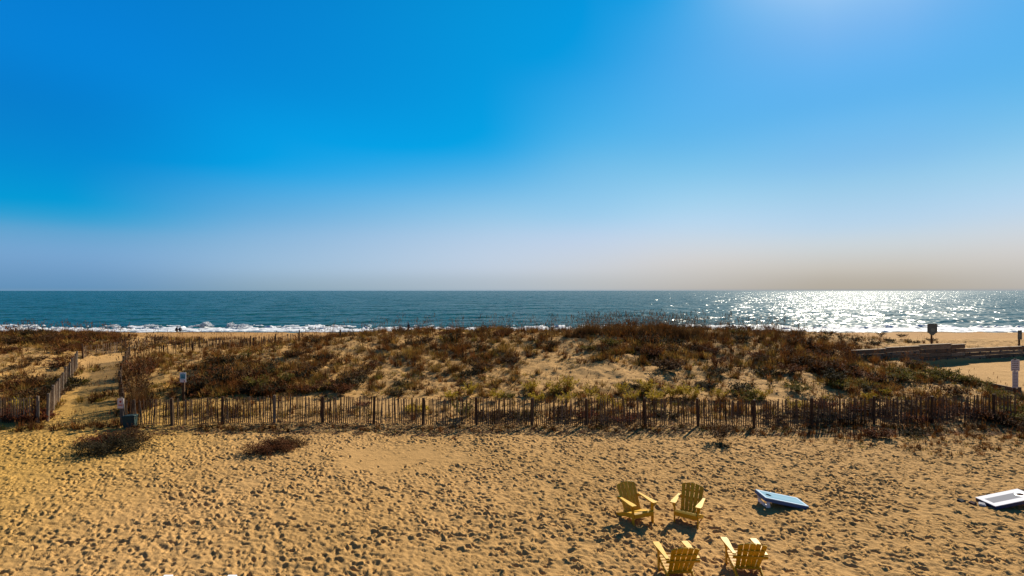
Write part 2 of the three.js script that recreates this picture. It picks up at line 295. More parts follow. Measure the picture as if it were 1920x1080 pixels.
// ---------------------------------------------------------------- sand fences
const picketGeos = []; { const r = rng(5); for (let k = 0; k < 4; k++) { const g = new THREE.BoxGeometry(0.036, 1, 0.011, 1, 2, 1), p = g.attributes.position; for (let i = 0; i < p.count; i++) { const y = p.getY(i); p.setX(i, p.getX(i) * (1 + 0.12 * Math.sin(y * 3 + k)) + 0.006 * (r() - 0.5) * (Math.abs(y) < 0.1 ? 1 : 0)); p.setY(i, y + 0.5 + (y > 0.4 ? p.getX(i) * (k - 1.5) * 0.25 : 0)); } g.computeVertexNormals(); picketGeos.push(g); } }
const postGeo = new THREE.CylinderGeometry(0.055, 0.062, 1, 9, 1).translate(0, 0.5, 0);
const roundPost = (() => { const g = postGeo.clone(), p = g.attributes.position; for (let i = 0; i < p.count; i++) if (p.getY(i) > 0.9) p.setY(i, p.getY(i) + p.getX(i) * 0.05); g.computeVertexNormals(); return g; })();
function along(pts, s) { // point and heading s metres along a polyline
  for (let i = 1; i < pts.length; i++) { const L = Math.hypot(pts[i][0] - pts[i - 1][0], pts[i][1] - pts[i - 1][1]); if (s <= L || i === pts.length - 1) { const t = s / L; return { x: mix(pts[i - 1][0], pts[i][0], t), d: mix(pts[i - 1][1], pts[i][1], t), turn: Math.atan2(pts[i][1] - pts[i - 1][1], pts[i][0] - pts[i - 1][0]) }; } s -= L; }
}
const length = (pts) => pts.slice(1).reduce((s, p, i) => s + Math.hypot(p[0] - pts[i][0], p[1] - pts[i][1]), 0);
function fence(label, pts, { posts, height = 1.18, gap = 0.087, seed = 1, postUp = 0.05, skip = () => false, loose = 1, most = 300, postMat = () => 0, bury = 0.12 }) {
  const r = rng(seed), total = length(pts), o0 = along(pts, 0), y0 = land(o0.x, o0.d);
  const f = thing('sand_fence', label, 'fence', o0.x, y0, -o0.d, 0, 'weathered picket sand fences');
  const local = (x, d, y) => [x - o0.x, y - y0, -(d - o0.d)];
  let n = 0; const rest = [];
  for (let s = 0.06; s < total; s += gap * (0.88 + 0.24 * r())) {
    if (skip(s, r)) continue;
    const q = along(pts, s), wob = 0.03 * noise(s * 0.4, seed), y = land(q.x, q.d) - bury, hgt = (height + bury) * (0.95 + 0.07 * r() + 0.035 * noiseB(s * 0.25, seed * 3));
    const geo = picketGeos[Math.floor(r() * 4)], k = r(), mat = picketMats[k < 0.36 ? 0 : k < 0.62 ? 1 : k < 0.8 ? 2 : k < 0.93 ? 3 : 4];
    const m = new THREE.Mesh(geo, mat); shadows(m); m.name = 'picket';
    m.position.set(...local(q.x - Math.sin(q.turn) * wob, q.d + Math.cos(q.turn) * wob, y)); m.scale.set(0.85 + 0.3 * r(), hgt, 1);
    m.rotation.set((r() - 0.5) * 0.06 * loose, q.turn + (r() - 0.5) * 0.3, ((r() - 0.5) * 0.07 + 0.02 * noise(s * 0.7, seed)) * loose);
    if (n++ < most) f.add(m); else { m.updateMatrix(); rest.push(geo.clone().applyMatrix4(m.matrix)); }
  }
  if (rest.length) { const m = part('pickets', mergeGeometries(rest), picketMats[0], f); m.userData.kind = 'stuff'; }
  posts.forEach((s, k) => {
    const q = along(pts, Math.min(total, s)), y = land(q.x, q.d) - 0.3, m = part('post', roundPost, postMats[postMat(k, r)], f, ...local(q.x + 0.05 * Math.sin(q.turn), q.d - 0.075, y));
    m.scale.set(1, height + 0.3 + postUp * (0.5 + r()), 1); m.rotation.set((r() - 0.5) * 0.05, r() * 6, (r() - 0.5) * 0.06);
  });
  for (const up of [0.22, 0.55, 0.88]) {
    const path = []; for (let s = 0; s <= total; s += 0.8) { const q = along(pts, s); path.push(new THREE.Vector3(...local(q.x, q.d - 0.012, land(q.x, q.d) + height * up + 0.012 * noise(s, up)))); }
    if (path.length > 1) part('wire', new THREE.TubeGeometry(new THREE.CatmullRomCurve3(path), path.length * 2, 0.004, 4), wireMat, f);
  }
  return f;
}
const every = (a, b, s) => { const o = []; for (let t = a; t <= b + 1e-6; t += s) o.push(t); return o; };
{
  const at = (px, d) => [(px - 960) / FOCAL * d, d];
  const front = [at(231, 22.65), at(516, 22.9), at(701, 22.9), at(997, 22.65), at(1308, 22.35), at(1640, 22.6), at(1905, 23.2)];
  const pxs = [231, 324, 419, 516, 606, 701, 793, 893, 997, 1099, 1208, 1308, 1412, 1521, 1636, 1744, 1860];
  const lens = []; let acc = 0; { for (let s = 0; s < length(front); s += 0.02) { const q = along(front, s), px = 960 + q.x / q.d * FOCAL; while (lens.length < pxs.length && px >= pxs[lens.length]) lens.push(s); } }
  fence('long weathered picket fence running across the sand below the dune', front, { posts: lens, seed: 3, loose: 1.7, skip: (s, r) => r() < 0.02, postMat: (k) => [2, 1, 0, 2, 0, 0, 0, 0, 1, 0, 0, 0, 0, 0, 0, 0, 0][k] ?? 0 });
  fence('short picket fence run with red shrubs behind it beside the path mouth', [at(-60, 23.0), at(74, 22.95)], { posts: [0.2, 3.25], seed: 4, height: 1.12, postMat: () => 2 });
  fence('grey picket fence along the seaward path, on the side of the open sand', [[-20.9, 23.05], [-26.3, 30.2], [-31.6, 37.2]], { posts: [0.1, 2.3, 4.6, 6.9, 9.2, 11.5, 13.8, 16.1, 17.4], seed: 6, postMat: () => 2, gap: 0.085 });
  fence('picket fence along the seaward path, starting at the warning sign', [[-17.25, 22.75], [-22.5, 29.4], [-27.6, 36.5], [-30.8, 41.3]], { posts: every(0.9, 22.8, 2.4), seed: 8, gap: 0.086, postMat: (k) => k % 2 });
  fence('low half buried picket fence on the inner bend of the path', [[-30.7, 41.6], [-28.9, 44.0], [-26.4, 46.6], [-23.8, 48.0]], { posts: [0.1, 2.1, 4.3, 6.4, 9.2], seed: 9, height: 0.86, skip: (s, r) => r() < (s < 5 ? 0.5 : 0.2), loose: 2.5, gap: 0.1 });
  fence('leaning picket fence on the outer bend of the path toward the beach', [[-34.2, 40.6], [-33.6, 44.4], [-33.0, 47.4], [-30.2, 49.6], [-25.2, 49.2], [-20.2, 48.9]], { posts: [0.2, 3.9, 6.9, 10.4, 15.6, 18.1, 20.4], seed: 10, height: 0.92, loose: 3, skip: (s, r) => r() < (s < 10 ? 0.35 : 0.1), gap: 0.095, postUp: 0.16 });
}
function loosePost(label, x, d, h, rr = 0.07) { const o = thing('wooden_post', label, 'post', x, land(x, d), -d); const m = part('shaft', roundPost, postMats[0], o, 0, -0.25, 0); m.scale.set(rr / 0.058, h + 0.25, rr / 0.058); m.rotation.z = 0.04; part('post_top', new THREE.CylinderGeometry(rr * 0.8, rr * 1.02, 0.03, 9), postMats[1], o, -0.02, h + 0.012, 0); return o; }
{ const p = spot(243, 636); loosePost('short dark post standing alone on the sand beyond the path', p.x, p.d, 0.55, 0.12); }
{ const q = spot(638.6, 633); loosePost('dark post standing alone in the grass on the dune crest', q.x, q.d, 0.66, 0.075); }
loosePost('stubby dark post beside the large back-facing sign', 36.6, 43.6, 0.55, 0.09);

// ---------------------------------------------------------------- timber bulkheads by the ramp
const plankMats = [[0.33, 0.22, 0.13], [0.40, 0.28, 0.175], [0.26, 0.17, 0.10], [0.46, 0.34, 0.22]].map((c) => { const m = matte(...c, 0.88, { map: woodB }); m.name = 'bulkhead timber'; return m; });
const boltMat = matte(0.025, 0.022, 0.02, 0.7);
{
  const r = rng(15), dir = Math.atan2(0.335, 1), base = [24.3, wallLine(24.3)], ux = Math.cos(dir), ud = Math.sin(dir);
  const w = thing('timber_bulkhead', 'long stepped timber retaining wall holding back the dune beside the sandy ramp', 'retaining wall', base[0], 0.28, -base[1], dir);
  // sections: start, end along the wall, top height above the wall's foot
  const sections = [[0, 3.4, 1.40], [3.4, 7.0, 1.48], [7.0, 10.5, 1.55], [10.5, 12.1, 1.46], [12.1, 14.6, 1.08], [14.6, 17.6, 1.06], [17.6, 22.0, 1.04]];
  for (const [a, b, top] of sections) {
    const n = top > 1.2 ? 5 : 4, ph = top / n;
    for (let k = 0; k < n; k++) { const g = new RoundedBoxGeometry(b - a - 0.02, ph - 0.03, 0.11, 1, 0.02); const m = part('plank', g, plankMats[Math.floor(r() * 4)], w, (a + b) / 2, ph * (k + 0.5), 0.012 * (r() - 0.5)); m.rotation.z = 0.004 * (r() - 0.5); }
    part('cap', new RoundedBoxGeometry(b - a - 0.03, 0.06, 0.24, 1, 0.015), plankMats[3], w, (a + b) / 2, top + 0.032, 0);
    for (let s = a + 0.5; s < b; s += 1.25) for (const up of [0.3, 0.72]) part('bolt_plate', new RoundedBoxGeometry(0.13, 0.13, 0.04, 1, 0.01), boltMat, w, s, top * up, 0.075);
  }
  for (const s of [22.03]) part('post', new RoundedBoxGeometry(0.24, 1.45, 0.28, 1, 0.02), plankMats[0], w, s + 0.1, 0.55, 0.02);
  const lw = thing('timber_bulkhead', 'low dark timber edging along the near side of the sandy ramp', 'retaining wall', 28.56, 0.0, -28.9, Math.PI / 2 - 0.02);
  for (let k = 0; k < 3; k++) part('plank', new RoundedBoxGeometry(3.4, 0.155, 0.09, 1, 0.01), plankMats[k % 2 ? 2 : 0], lw, 1.7, 0.08 + k * 0.165, 0.003 * k);
  part('post', new RoundedBoxGeometry(0.12, 0.75, 0.12, 1, 0.01), plankMats[2], lw, -0.07, 0.2, 0.02);
}

// ---------------------------------------------------------------- signs
function canvasTex(w, h, draw) { const c = document.createElement('canvas'); c.width = w; c.height = h; const k = c.getContext('2d'); draw(k, w, h); const t = new THREE.CanvasTexture(c); t.colorSpace = THREE.SRGBColorSpace; return t; }
function board(name, w, h, t, tex, edge, parent, x, y, z, back) {
  const g = new THREE.BoxGeometry(w, h, t), face = new THREE.MeshStandardMaterial({ map: tex, roughness: 0.55 });
  const m = new THREE.Mesh(g, [edge, edge, edge, edge, face, back ?? edge]); shadows(m); m.name = name; m.position.set(x, y, z); parent.add(m); return m;
}
const metalEdge = matte(0.5, 0.5, 0.5, 0.5), signPost = postMats[1];
{ // white notice with red symbol, on the end post
  const p = along([[-17.2, 22.55], [-17, 22.55]], 0), y = land(p.x, p.d);
  const s = thing('warning_sign', 'small white sign with red symbol and red line on the fence end post', 'sign', p.x, y, -p.d);
  part('post', new RoundedBoxGeometry(0.085, 1.45, 0.085, 1, 0.008), postMats[2], s, 0.07, 0.45, 0);
  board('panel', 0.27, 0.44, 0.012, canvasTex(128, 200, (k, w, h) => { k.fillStyle = '#c8b4a8'; k.fillRect(0, 0, w, h); k.fillStyle = '#a8261c'; k.beginPath(); k.arc(w / 2, h * 0.33, 24, 0, 7); k.fill(); k.fillStyle = '#5a0e0a'; k.fillRect(w * 0.38, h * 0.29, w * 0.24, h * 0.09); k.fillStyle = '#b03224'; k.fillRect(w * 0.16, h * 0.62, w * 0.68, h * 0.10); k.strokeStyle = '#c9a496'; k.lineWidth = 4; k.strokeRect(4, 4, w - 8, h - 8); }), metalEdge, s, 0.0, 0.98, 0.055);
  for (const up of [0.85, 1.12]) { const b = part('bolt', new THREE.CylinderGeometry(0.011, 0.011, 0.012, 8), boltMat, s, 0.07, up, 0.063); b.rotation.x = Math.PI / 2; }
}
{ // blue and white notice above a white strip, behind the fence
  const x = -17.25, d = 26.9, s = thing('notice_sign', 'small teal and white sign with pale strip below on a dark post in the dune', 'sign', x, land(x, d), -d);
  part('post', new RoundedBoxGeometry(0.11, 1.55, 0.10, 1, 0.01), postMats[0], s, 0, 0.48, 0);
  board('panel', 0.32, 0.37, 0.012, canvasTex(128, 148, (k, w, h) => { k.fillStyle = '#c4ccd0'; k.fillRect(0, 0, w, h); k.fillStyle = '#4e8f98'; k.fillRect(10, 34, w - 20, h - 50); k.fillStyle = '#2f6f7c'; k.beginPath(); k.moveTo(24, h - 26); k.lineTo(50, 56); k.lineTo(72, 96); k.lineTo(88, 72); k.lineTo(108, h - 26); k.fill(); k.fillStyle = '#7f9aa2'; k.fillRect(36, 12, w - 72, 12); }), metalEdge, s, 0, 1.30, 0.06);
  board('strip', 0.32, 0.13, 0.012, canvasTex(128, 52, (k, w, h) => { k.fillStyle = '#d6c8be'; k.fillRect(0, 0, w, h); k.fillStyle = '#a25a52'; k.fillRect(w * 0.66, h * 0.25, w * 0.24, h * 0.5); }), metalEdge, s, 0, 1.035, 0.06);
}
{ // tall sign of two plates by the ramp
  const d = 28.7, x = 0.9815 * d, y = 0.05, s = thing('ramp_sign', 'tall narrow sign of two pale plates beside the sandy ramp', 'sign', x, y, -d);
  part('post', new RoundedBoxGeometry(0.09, 2.35, 0.07, 1, 0.01), postMats[0], s, 0, 0.97, 0);
  const lines = (rows) => canvasTex(96, 96 * rows / 4, (k, w, h) => { k.fillStyle = '#c2b4aa'; k.fillRect(0, 0, w, h); k.fillStyle = '#4a2824'; const r = rng(rows); for (let i = 0; i < rows; i++) { const y0 = (i + 0.35) * h / rows; let x0 = 12; while (x0 < w - 16) { const ww = 6 + r() * 12; k.fillRect(x0, y0, Math.min(ww, w - 12 - x0), h / rows * 0.36); x0 += ww + 4; } } });
  board('panel', 0.48, 0.62, 0.012, lines(5), metalEdge, s, 0, 1.77, 0.045); board('panel', 0.33, 0.93, 0.012, lines(11), metalEdge, s, 0, 0.98, 0.045);
}
const darkBack = matte(0.075, 0.085, 0.062, 0.6), paleBlot = matte(0.16, 0.17, 0.12, 0.7);
{ // large sign seen from behind
  const d = 42.3, x = 0.8195 * d, y = land(x, d), s = thing('beach_sign', 'large dark green back-facing sign with pale patch above the timber wall', 'sign', x, y, -d);
  const sh = new THREE.Shape([[-0.40, 0.84], [0.40, 0.84], [0.40, 0.10], [0.27, 0.06], [0.12, -0.10], [-0.12, -0.10], [-0.27, 0.06], [-0.40, 0.10]].map(([a, b]) => new THREE.Vector2(a, b)));
  const top = 3.28 - y - 0.84;
  part('panel', new THREE.ExtrudeGeometry(sh, { depth: 0.02, bevelEnabled: true, bevelSize: 0.008, bevelThickness: 0.006, bevelSegments: 1 }), darkBack, s, 0, top, 0.06);
  const blot = new THREE.Shape(); blot.absellipse(0, 0, 0.19, 0.15, 0, 6.283); part('patch', new THREE.ExtrudeGeometry(blot, { depth: 0.006, bevelEnabled: false }), paleBlot, s, 0.03, top + 0.32, 0.088);
  part('post', new RoundedBoxGeometry(0.10, top + 0.9, 0.09, 1, 0.01), postMats[0], s, 0, (top + 0.4) / 2, 0);
}
{ // narrow sign at the end of the bulkhead
  const d = 43.8, x = 0.9905 * d, y = land(x, d), s = thing('beach_sign', 'narrow dark sign on a post at the end of the timber wall', 'sign', x, y, -d);
  const top = 2.62 - y;
  part('panel', new RoundedBoxGeometry(0.36, 0.80, 0.025, 1, 0.008), darkBack, s, 0, top - 0.4, 0.06); part('patch', new RoundedBoxGeometry(0.16, 0.3, 0.012, 1, 0.004), paleBlot, s, 0, top - 0.45, 0.08);
  part('post', new RoundedBoxGeometry(0.11, top + 0.4, 0.09, 1, 0.01), postMats[0], s, 0, (top - 0.5) / 2, 0);
}
{ // green bin by the gate post
  const x = -16.6, d = 22.30, y = land(x, d), b = thing('green_bin', 'dark green plastic bin against the fence beside the warning sign', 'bin', x, y - 0.02, -d, 0.12);
  const green = matte(0.002, 0.030, 0.026, 0.7), g = new THREE.BoxGeometry(0.46, 0.5, 0.34, 1, 4, 1).translate(0, 0.25, 0), p = g.attributes.position;
  for (let i = 0; i < p.count; i++) { const k = 0.86 + 0.28 * p.getY(i); p.setX(i, p.getX(i) * k); p.setZ(i, p.getZ(i) * k); } g.computeVertexNormals();
  part('body', g, green, b); part('rim', new RoundedBoxGeometry(0.50, 0.05, 0.38, 2, 0.015), green, b, 0, 0.51, 0); part('lid', new RoundedBoxGeometry(0.44, 0.03, 0.32, 1, 0.01), matte(0.003, 0.026, 0.024, 0.7), b, 0.0, 0.545, 0);
  b.rotation.z = 0.06;
}

// ---------------------------------------------------------------- yellow slatted beach chairs
const yellowTex = dataTex(128, 128, (i, j) => { const n = 0.86 + 0.09 * noise(i * 0.05, j * 0.3) + 0.06 * noiseB(i * 0.2, j * 0.9); return [n, n, n * 0.95]; }, true);
const yellow = [[0.74, 0.40, 0.010], [0.68, 0.36, 0.009], [0.80, 0.44, 0.014]].map((c) => { const m = matte(...c, 0.5, { map: yellowTex, specularIntensity: 0.5 }); m.name = 'yellow paint'; return m; });
function makeChair() {
  const o = thing('slatted_armchair', '', 'chair', 0, 0, 0), t = 0.024;
  const flat = (pts, depth) => new THREE.ExtrudeGeometry(new THREE.Shape(pts.map(([a, b]) => new THREE.Vector2(a, b))), { depth, bevelEnabled: true, bevelSize: 0.003, bevelThickness: 0.003, bevelSegments: 1, curveSegments: 6 });
  const rail = flat([[0.36, 0.245], [0.375, 0.30], [0.34, 0.355], [-0.12, 0.235], [-0.52, 0.06], [-0.55, 0.0], [-0.44, 0.0], [-0.10, 0.135]], t);      // drawn in (forward, up)
  for (const s of [-1, 1]) { const m = part('side_rail', rail, yellow[0], o, s * 0.265 + t / 2, 0, 0); m.rotation.y = -Math.PI / 2; }
  for (const s of [-1, 1]) part('front_leg', new RoundedBoxGeometry(t, 0.535, 0.095, 1, 0.004), yellow[1], o, s * 0.292, 0.2675, 0.305);
  const arm = flat([[-0.065, 0], [-0.072, 0.12], [-0.055, 0.30], [-0.035, 0.52], [-0.03, 0.74], [0.035, 0.74], [0.045, 0.52], [0.062, 0.30], [0.075, 0.12], [0.065, 0]], 0.024);
  for (const s of [-1, 1]) { const m = part('arm', arm, yellow[2], o, s * 0.315, 0.562, 0.41); m.rotation.x = -Math.PI / 2; m.rotation.y = 0; m.scale.x = s; }
  for (const s of [-1, 1]) part('arm_bracket', flat([[0, 0], [0, -0.14], [0.05, 0]], 0.02), yellow[1], o, s * 0.318 - 0.01 * s, 0.535, 0.30).rotation.y = s > 0 ? 0 : Math.PI;
  for (let k = 0; k < 7; k++) { const u = k / 6, m = part('seat_slat', new RoundedBoxGeometry(0.58, 0.02, 0.066, 1, 0.005), yellow[k % 3], o, 0, 0.366 - 0.145 * u - (k === 0 ? 0.012 : 0), 0.345 - 0.46 * u); m.rotation.x = k === 0 ? 0.5 : -0.255; }
  part('apron', new RoundedBoxGeometry(0.56, 0.10, 0.02, 1, 0.004), yellow[1], o, 0, 0.295, 0.365);
  for (let k = -2; k <= 2; k++) {
    const a = Math.abs(k), w = 0.0465, arc = (u) => 0.775 - 0.95 * u * u, uc = k * 0.105, L = (o) => arc(uc + o * w);
    const pts = [[-w * 0.86, 0], [w * 0.86, 0], [w, L(1)], [w * 0.5, L(0.5)], [0, L(0)], [-w * 0.5, L(-0.5)], [-w, L(-1)]];
    const m = part('back_slat', flat(pts, 0.018), yellow[(k + 2) % 3], o, k * 0.098, 0.19, -0.13); m.rotation.set(-0.5, 0, -k * 0.028);
  }
  const brace = (up, wide, h) => { const m = part('back_brace', new RoundedBoxGeometry(wide, h, 0.022, 1, 0.004), yellow[1], o, 0, 0.19 + up * Math.cos(0.5) - 0.012, -0.13 - up * Math.sin(0.5) - 0.016); m.rotation.x = -0.5; };
  brace(0.05, 0.53, 0.06); brace(0.39, 0.70, 0.07); brace(0.58, 0.47, 0.05);
  return o;
}
const chair = makeChair();
const chairGroup = 'yellow slatted armchairs grouped on the sand';
function seatAt(o, x, d, face, label, lean = 0) { o.position.set(x, land(x, d) - 0.035, -d); o.rotation.set(0, face, 0); o.rotateX(lean); tag(o, label, 'chair', chairGroup); }
function copy(o) { const c = o.clone(); c.name = numbered(o.name.replace(/_\d{3}$/, '')); c.userData = { ...o.userData }; scene.add(c); return c; }
seatAt(chair, 3.24, 13.38, 0.36, 'yellow slatted chair facing the house, on the open sand side of its partner', -0.02);
seatAt(copy(chair), 4.62, 13.38, -0.55, 'yellow slatted chair facing the house, on the side of the blue tossing board', -0.02);
seatAt(copy(chair), 3.46, 10.72, Math.PI + 0.05, 'yellow slatted chair facing the dunes, arms pointing straight at the fence', 0.02);
seatAt(copy(chair), 4.97, 10.92, Math.PI - 0.10, 'yellow slatted chair facing the dunes, turned a little toward the tossing boards', 0.02);

// ---------------------------------------------------------------- bean-bag tossing boards
function tossBoard(label, x, d, turn, topTex, frameMat, legMat, ring) {
  const o = thing('toss_board', label, 'game board', x, land(x, d) - 0.01, -d, turn, 'bean bag tossing boards');
  const L = 1.22, W = 0.61, low = 0.085, high = 0.335, tilt = Math.atan2(high - low, L);   // local +x is the high end
  const sh = new THREE.Shape([[-L / 2, -W / 2], [L / 2, -W / 2], [L / 2, W / 2], [-L / 2, W / 2]].map(([a, b]) => new THREE.Vector2(a, b)));
  const hole = new THREE.Path(); hole.absarc(L / 2 - 0.23, 0, 0.076, 0, 6.2832, true); sh.holes.push(hole);
  const g = new THREE.ExtrudeGeometry(sh, { depth: 0.016, bevelEnabled: false, curveSegments: 20 }), uv = g.attributes.uv, p = g.attributes.position;
  for (let i = 0; i < uv.count; i++) uv.setXY(i, (p.getX(i) + L / 2) / L, (p.getY(i) + W / 2) / W);
  const deck = part('deck', g, new THREE.MeshPhysicalMaterial({ map: topTex, roughness: 0.8, specularIntensity: 0.15 }), o, 0, (low + high) / 2, 0); deck.rotation.set(-Math.PI / 2, 0, 0); deck.rotation.order = 'ZYX'; deck.rotation.set(-Math.PI / 2, 0, tilt);
  const frame = new THREE.Group(); frame.name = 'frame'; frame.position.set(0, (low + high) / 2, 0); frame.rotation.z = tilt; o.add(frame);
  for (const s of [-1, 1]) part('side_board', new RoundedBoxGeometry(L, 0.085, 0.022, 1, 0.003), frameMat, frame, 0, -0.044, s * (W / 2 - 0.011));
  for (const s of [-1, 1]) part('end_board', new RoundedBoxGeometry(0.022, 0.085, W - 0.05, 1, 0.003), frameMat, frame, s * (L / 2 - 0.012), -0.044, 0);
  for (const s of [-1, 1]) { const m = part('leg', new RoundedBoxGeometry(0.09, high - 0.02, 0.022, 1, 0.003), legMat, o, L / 2 - 0.11, (high - 0.02) / 2 - 0.03, s * (W / 2 - 0.045)); m.rotation.z = -0.12; }
  part('leg_brace', new RoundedBoxGeometry(0.022, 0.09, W - 0.12, 1, 0.003), legMat, o, L / 2 - 0.075, 0.075, 0); part('leg_brace', new RoundedBoxGeometry(0.022, 0.07, W - 0.12, 1, 0.003), legMat, o, L / 2 - 0.10, 0.235, 0);
  if (ring) { const t = part('hole_ring', new THREE.TorusGeometry(0.105, 0.022, 6, 28), ring, o, 0, 0, 0); t.scale.z = 0.25; deck.add(t); t.position.set(L / 2 - 0.23, 0, 0.018); }
  return o;
}
const blueTop = canvasTex(256, 128, (k, w, h) => { k.fillStyle = '#98abba'; k.fillRect(0, 0, w, h); k.fillStyle = '#5a8296'; k.fillRect(14, 14, w - 28, h - 28); k.fillStyle = '#668c9e'; k.fillRect(22, 40, w - 90, h - 78); for (let i = 0; i < 60; i++) { k.fillStyle = i % 2 ? 'rgba(255,255,255,0.06)' : 'rgba(30,70,90,0.06)'; k.fillRect((i * 53) % w, (i * 37) % h, 30, 2); } });
const whiteTop = canvasTex(256, 128, (k, w, h) => { k.fillStyle = '#d8d5d6'; k.fillRect(0, 0, w, h); k.fillStyle = '#77777d'; k.fillRect(22, 34, w - 70, h - 68); for (let i = 0; i < 60; i++) { k.fillStyle = i % 2 ? 'rgba(255,255,255,0.08)' : 'rgba(120,100,90,0.05)'; k.fillRect((i * 53) % w, (i * 37) % h, 26, 2); } });
tossBoard('light blue topped tossing board with white legs, lying beyond the yellow chairs', 7.57, 14.38, Math.PI, blueTop, matte(0.012, 0.075, 0.19, 0.5), matte(0.62, 0.60, 0.60, 0.6));
tossBoard('white tossing board with grey centre panel and white hole ring', 13.76, 14.24, 0, whiteTop, matte(0.008, 0.020, 0.07, 0.5), matte(0.55, 0.53, 0.52, 0.6), matte(0.82, 0.82, 0.82, 0.4));
function beanBag(label, x, d, turn, m) {
  const g = new RoundedBoxGeometry(0.155, 0.055, 0.155, 4, 0.027), p = g.attributes.position; for (let i = 0; i < p.count; i++) p.setY(i, p.getY(i) + 0.012 * noise(p.getX(i) * 22 + x, p.getZ(i) * 22)); g.computeVertexNormals();
  const o = new THREE.Mesh(g, m); shadows(o); o.name = numbered('bean_bag'); o.position.set(x, land(x, d) + 0.03, -d); o.rotation.set(0.15, turn, 0.1); scene.add(tag(o, label, 'bean bag', 'bean bags beside the white tossing board')); return o;
}
beanBag('dark maroon bean bag lying on the sand beside the white tossing board', 12.86, 14.30, 0.5, matte(0.035, 0.012, 0.012, 0.9));
beanBag('near-black bean bag touching the maroon one on the sand', 12.68, 14.45, 0.2, matte(0.012, 0.016, 0.022, 0.9));
beanBag('pale grey bean bag at the low end of the white tossing board', 13.06, 14.22, 0.9, matte(0.45, 0.42, 0.40, 0.9));

// ---------------------------------------------------------------- white post tops below the balcony
{
  const white = matte(0.82, 0.81, 0.79, 0.35), d = 7.3;
  [311, 432, 584].forEach((px, k) => {
    const x = (px - 960) / FOCAL * d, o = thing('white_post', ['white capped post by the house, first of the row from the path side', 'white capped post by the house, in the middle of its row', 'white capped post by the house, lowest of its row'][k], 'post', x, land(x, d), -d, 0, 'white capped posts in a row by the house');
    const top = 6 - (k === 2 ? 541.5 : 537.0) * d / FOCAL - o.position.y;
    part('shaft', new RoundedBoxGeometry(0.10, top, 0.10, 2, 0.006), white, o, 0, top / 2 - 0.05, 0); part('collar', new RoundedBoxGeometry(0.115, 0.03, 0.115, 1, 0.006), white, o, 0, top - 0.06, 0); part('cap', new RoundedBoxGeometry(0.13, 0.03, 0.13, 2, 0.01), white, o, 0, top - 0.014, 0);
  });
}

// ---------------------------------------------------------------- people at the water's edge
function body(bones, size) { // bones: [ax, ay, az, ra, bx, by, bz, rb, colour]
  const res = 56, half = size / 2, mc = new MarchingCubes(res, new THREE.MeshStandardMaterial(), false, false, 60000); mc.isolation = 0;
  const dist = (b, x, y, z) => { const vx = b[4] - b[0], vy = b[5] - b[1], vz = b[6] - b[2], L = vx * vx + vy * vy + vz * vz || 1e-9, t = Math.max(0, Math.min(1, ((x - b[0]) * vx + (y - b[1]) * vy + (z - b[2]) * vz) / L)); return Math.hypot(x - b[0] - vx * t, y - b[1] - vy * t, z - b[2] - vz * t) - mix(b[3], b[7], t); };
  const P = (i) => (i - res / 2) / (res / 2) * half;
  for (let k = 0; k < res; k++) for (let j = 0; j < res; j++) for (let i = 0; i < res; i++) {
    let s = 9; const x = P(i), y = P(j) + half * 0.92, z = P(k);
    for (const b of bones) { const q = dist(b, x, y, z), h = Math.max(0, Math.min(1, 0.5 + 0.5 * (s - q) / 0.05)); s = mix(s, q, h) - 0.05 * h * (1 - h); }
    mc.field[i + j * res + k * res * res] = -s;
  }
  mc.update();
  const n = mc.count, p = new Float32Array(n * 3), col = new Float32Array(n * 3);
  for (let i = 0; i < n; i++) {
    const x = mc.positionArray[i * 3] * half, y = mc.positionArray[i * 3 + 1] * half + half * 0.92, z = mc.positionArray[i * 3 + 2] * half; p.set([x, y, z], i * 3);
    let best = bones[0], bd = 9; for (const b of bones) { const q = dist(b, x, y, z); if (q < bd) { bd = q; best = b; } } col.set(best[8], i * 3);
  }
  const g = new THREE.BufferGeometry(); g.setAttribute('position', new THREE.BufferAttribute(p, 3)); g.setAttribute('normal', new THREE.BufferAttribute(mc.normalArray.slice(0, n * 3), 3)); g.setAttribute('color', new THREE.BufferAttribute(col, 3)); return g;
}
const skinMat = new THREE.MeshStandardMaterial({ vertexColors: true, roughness: 0.85 });
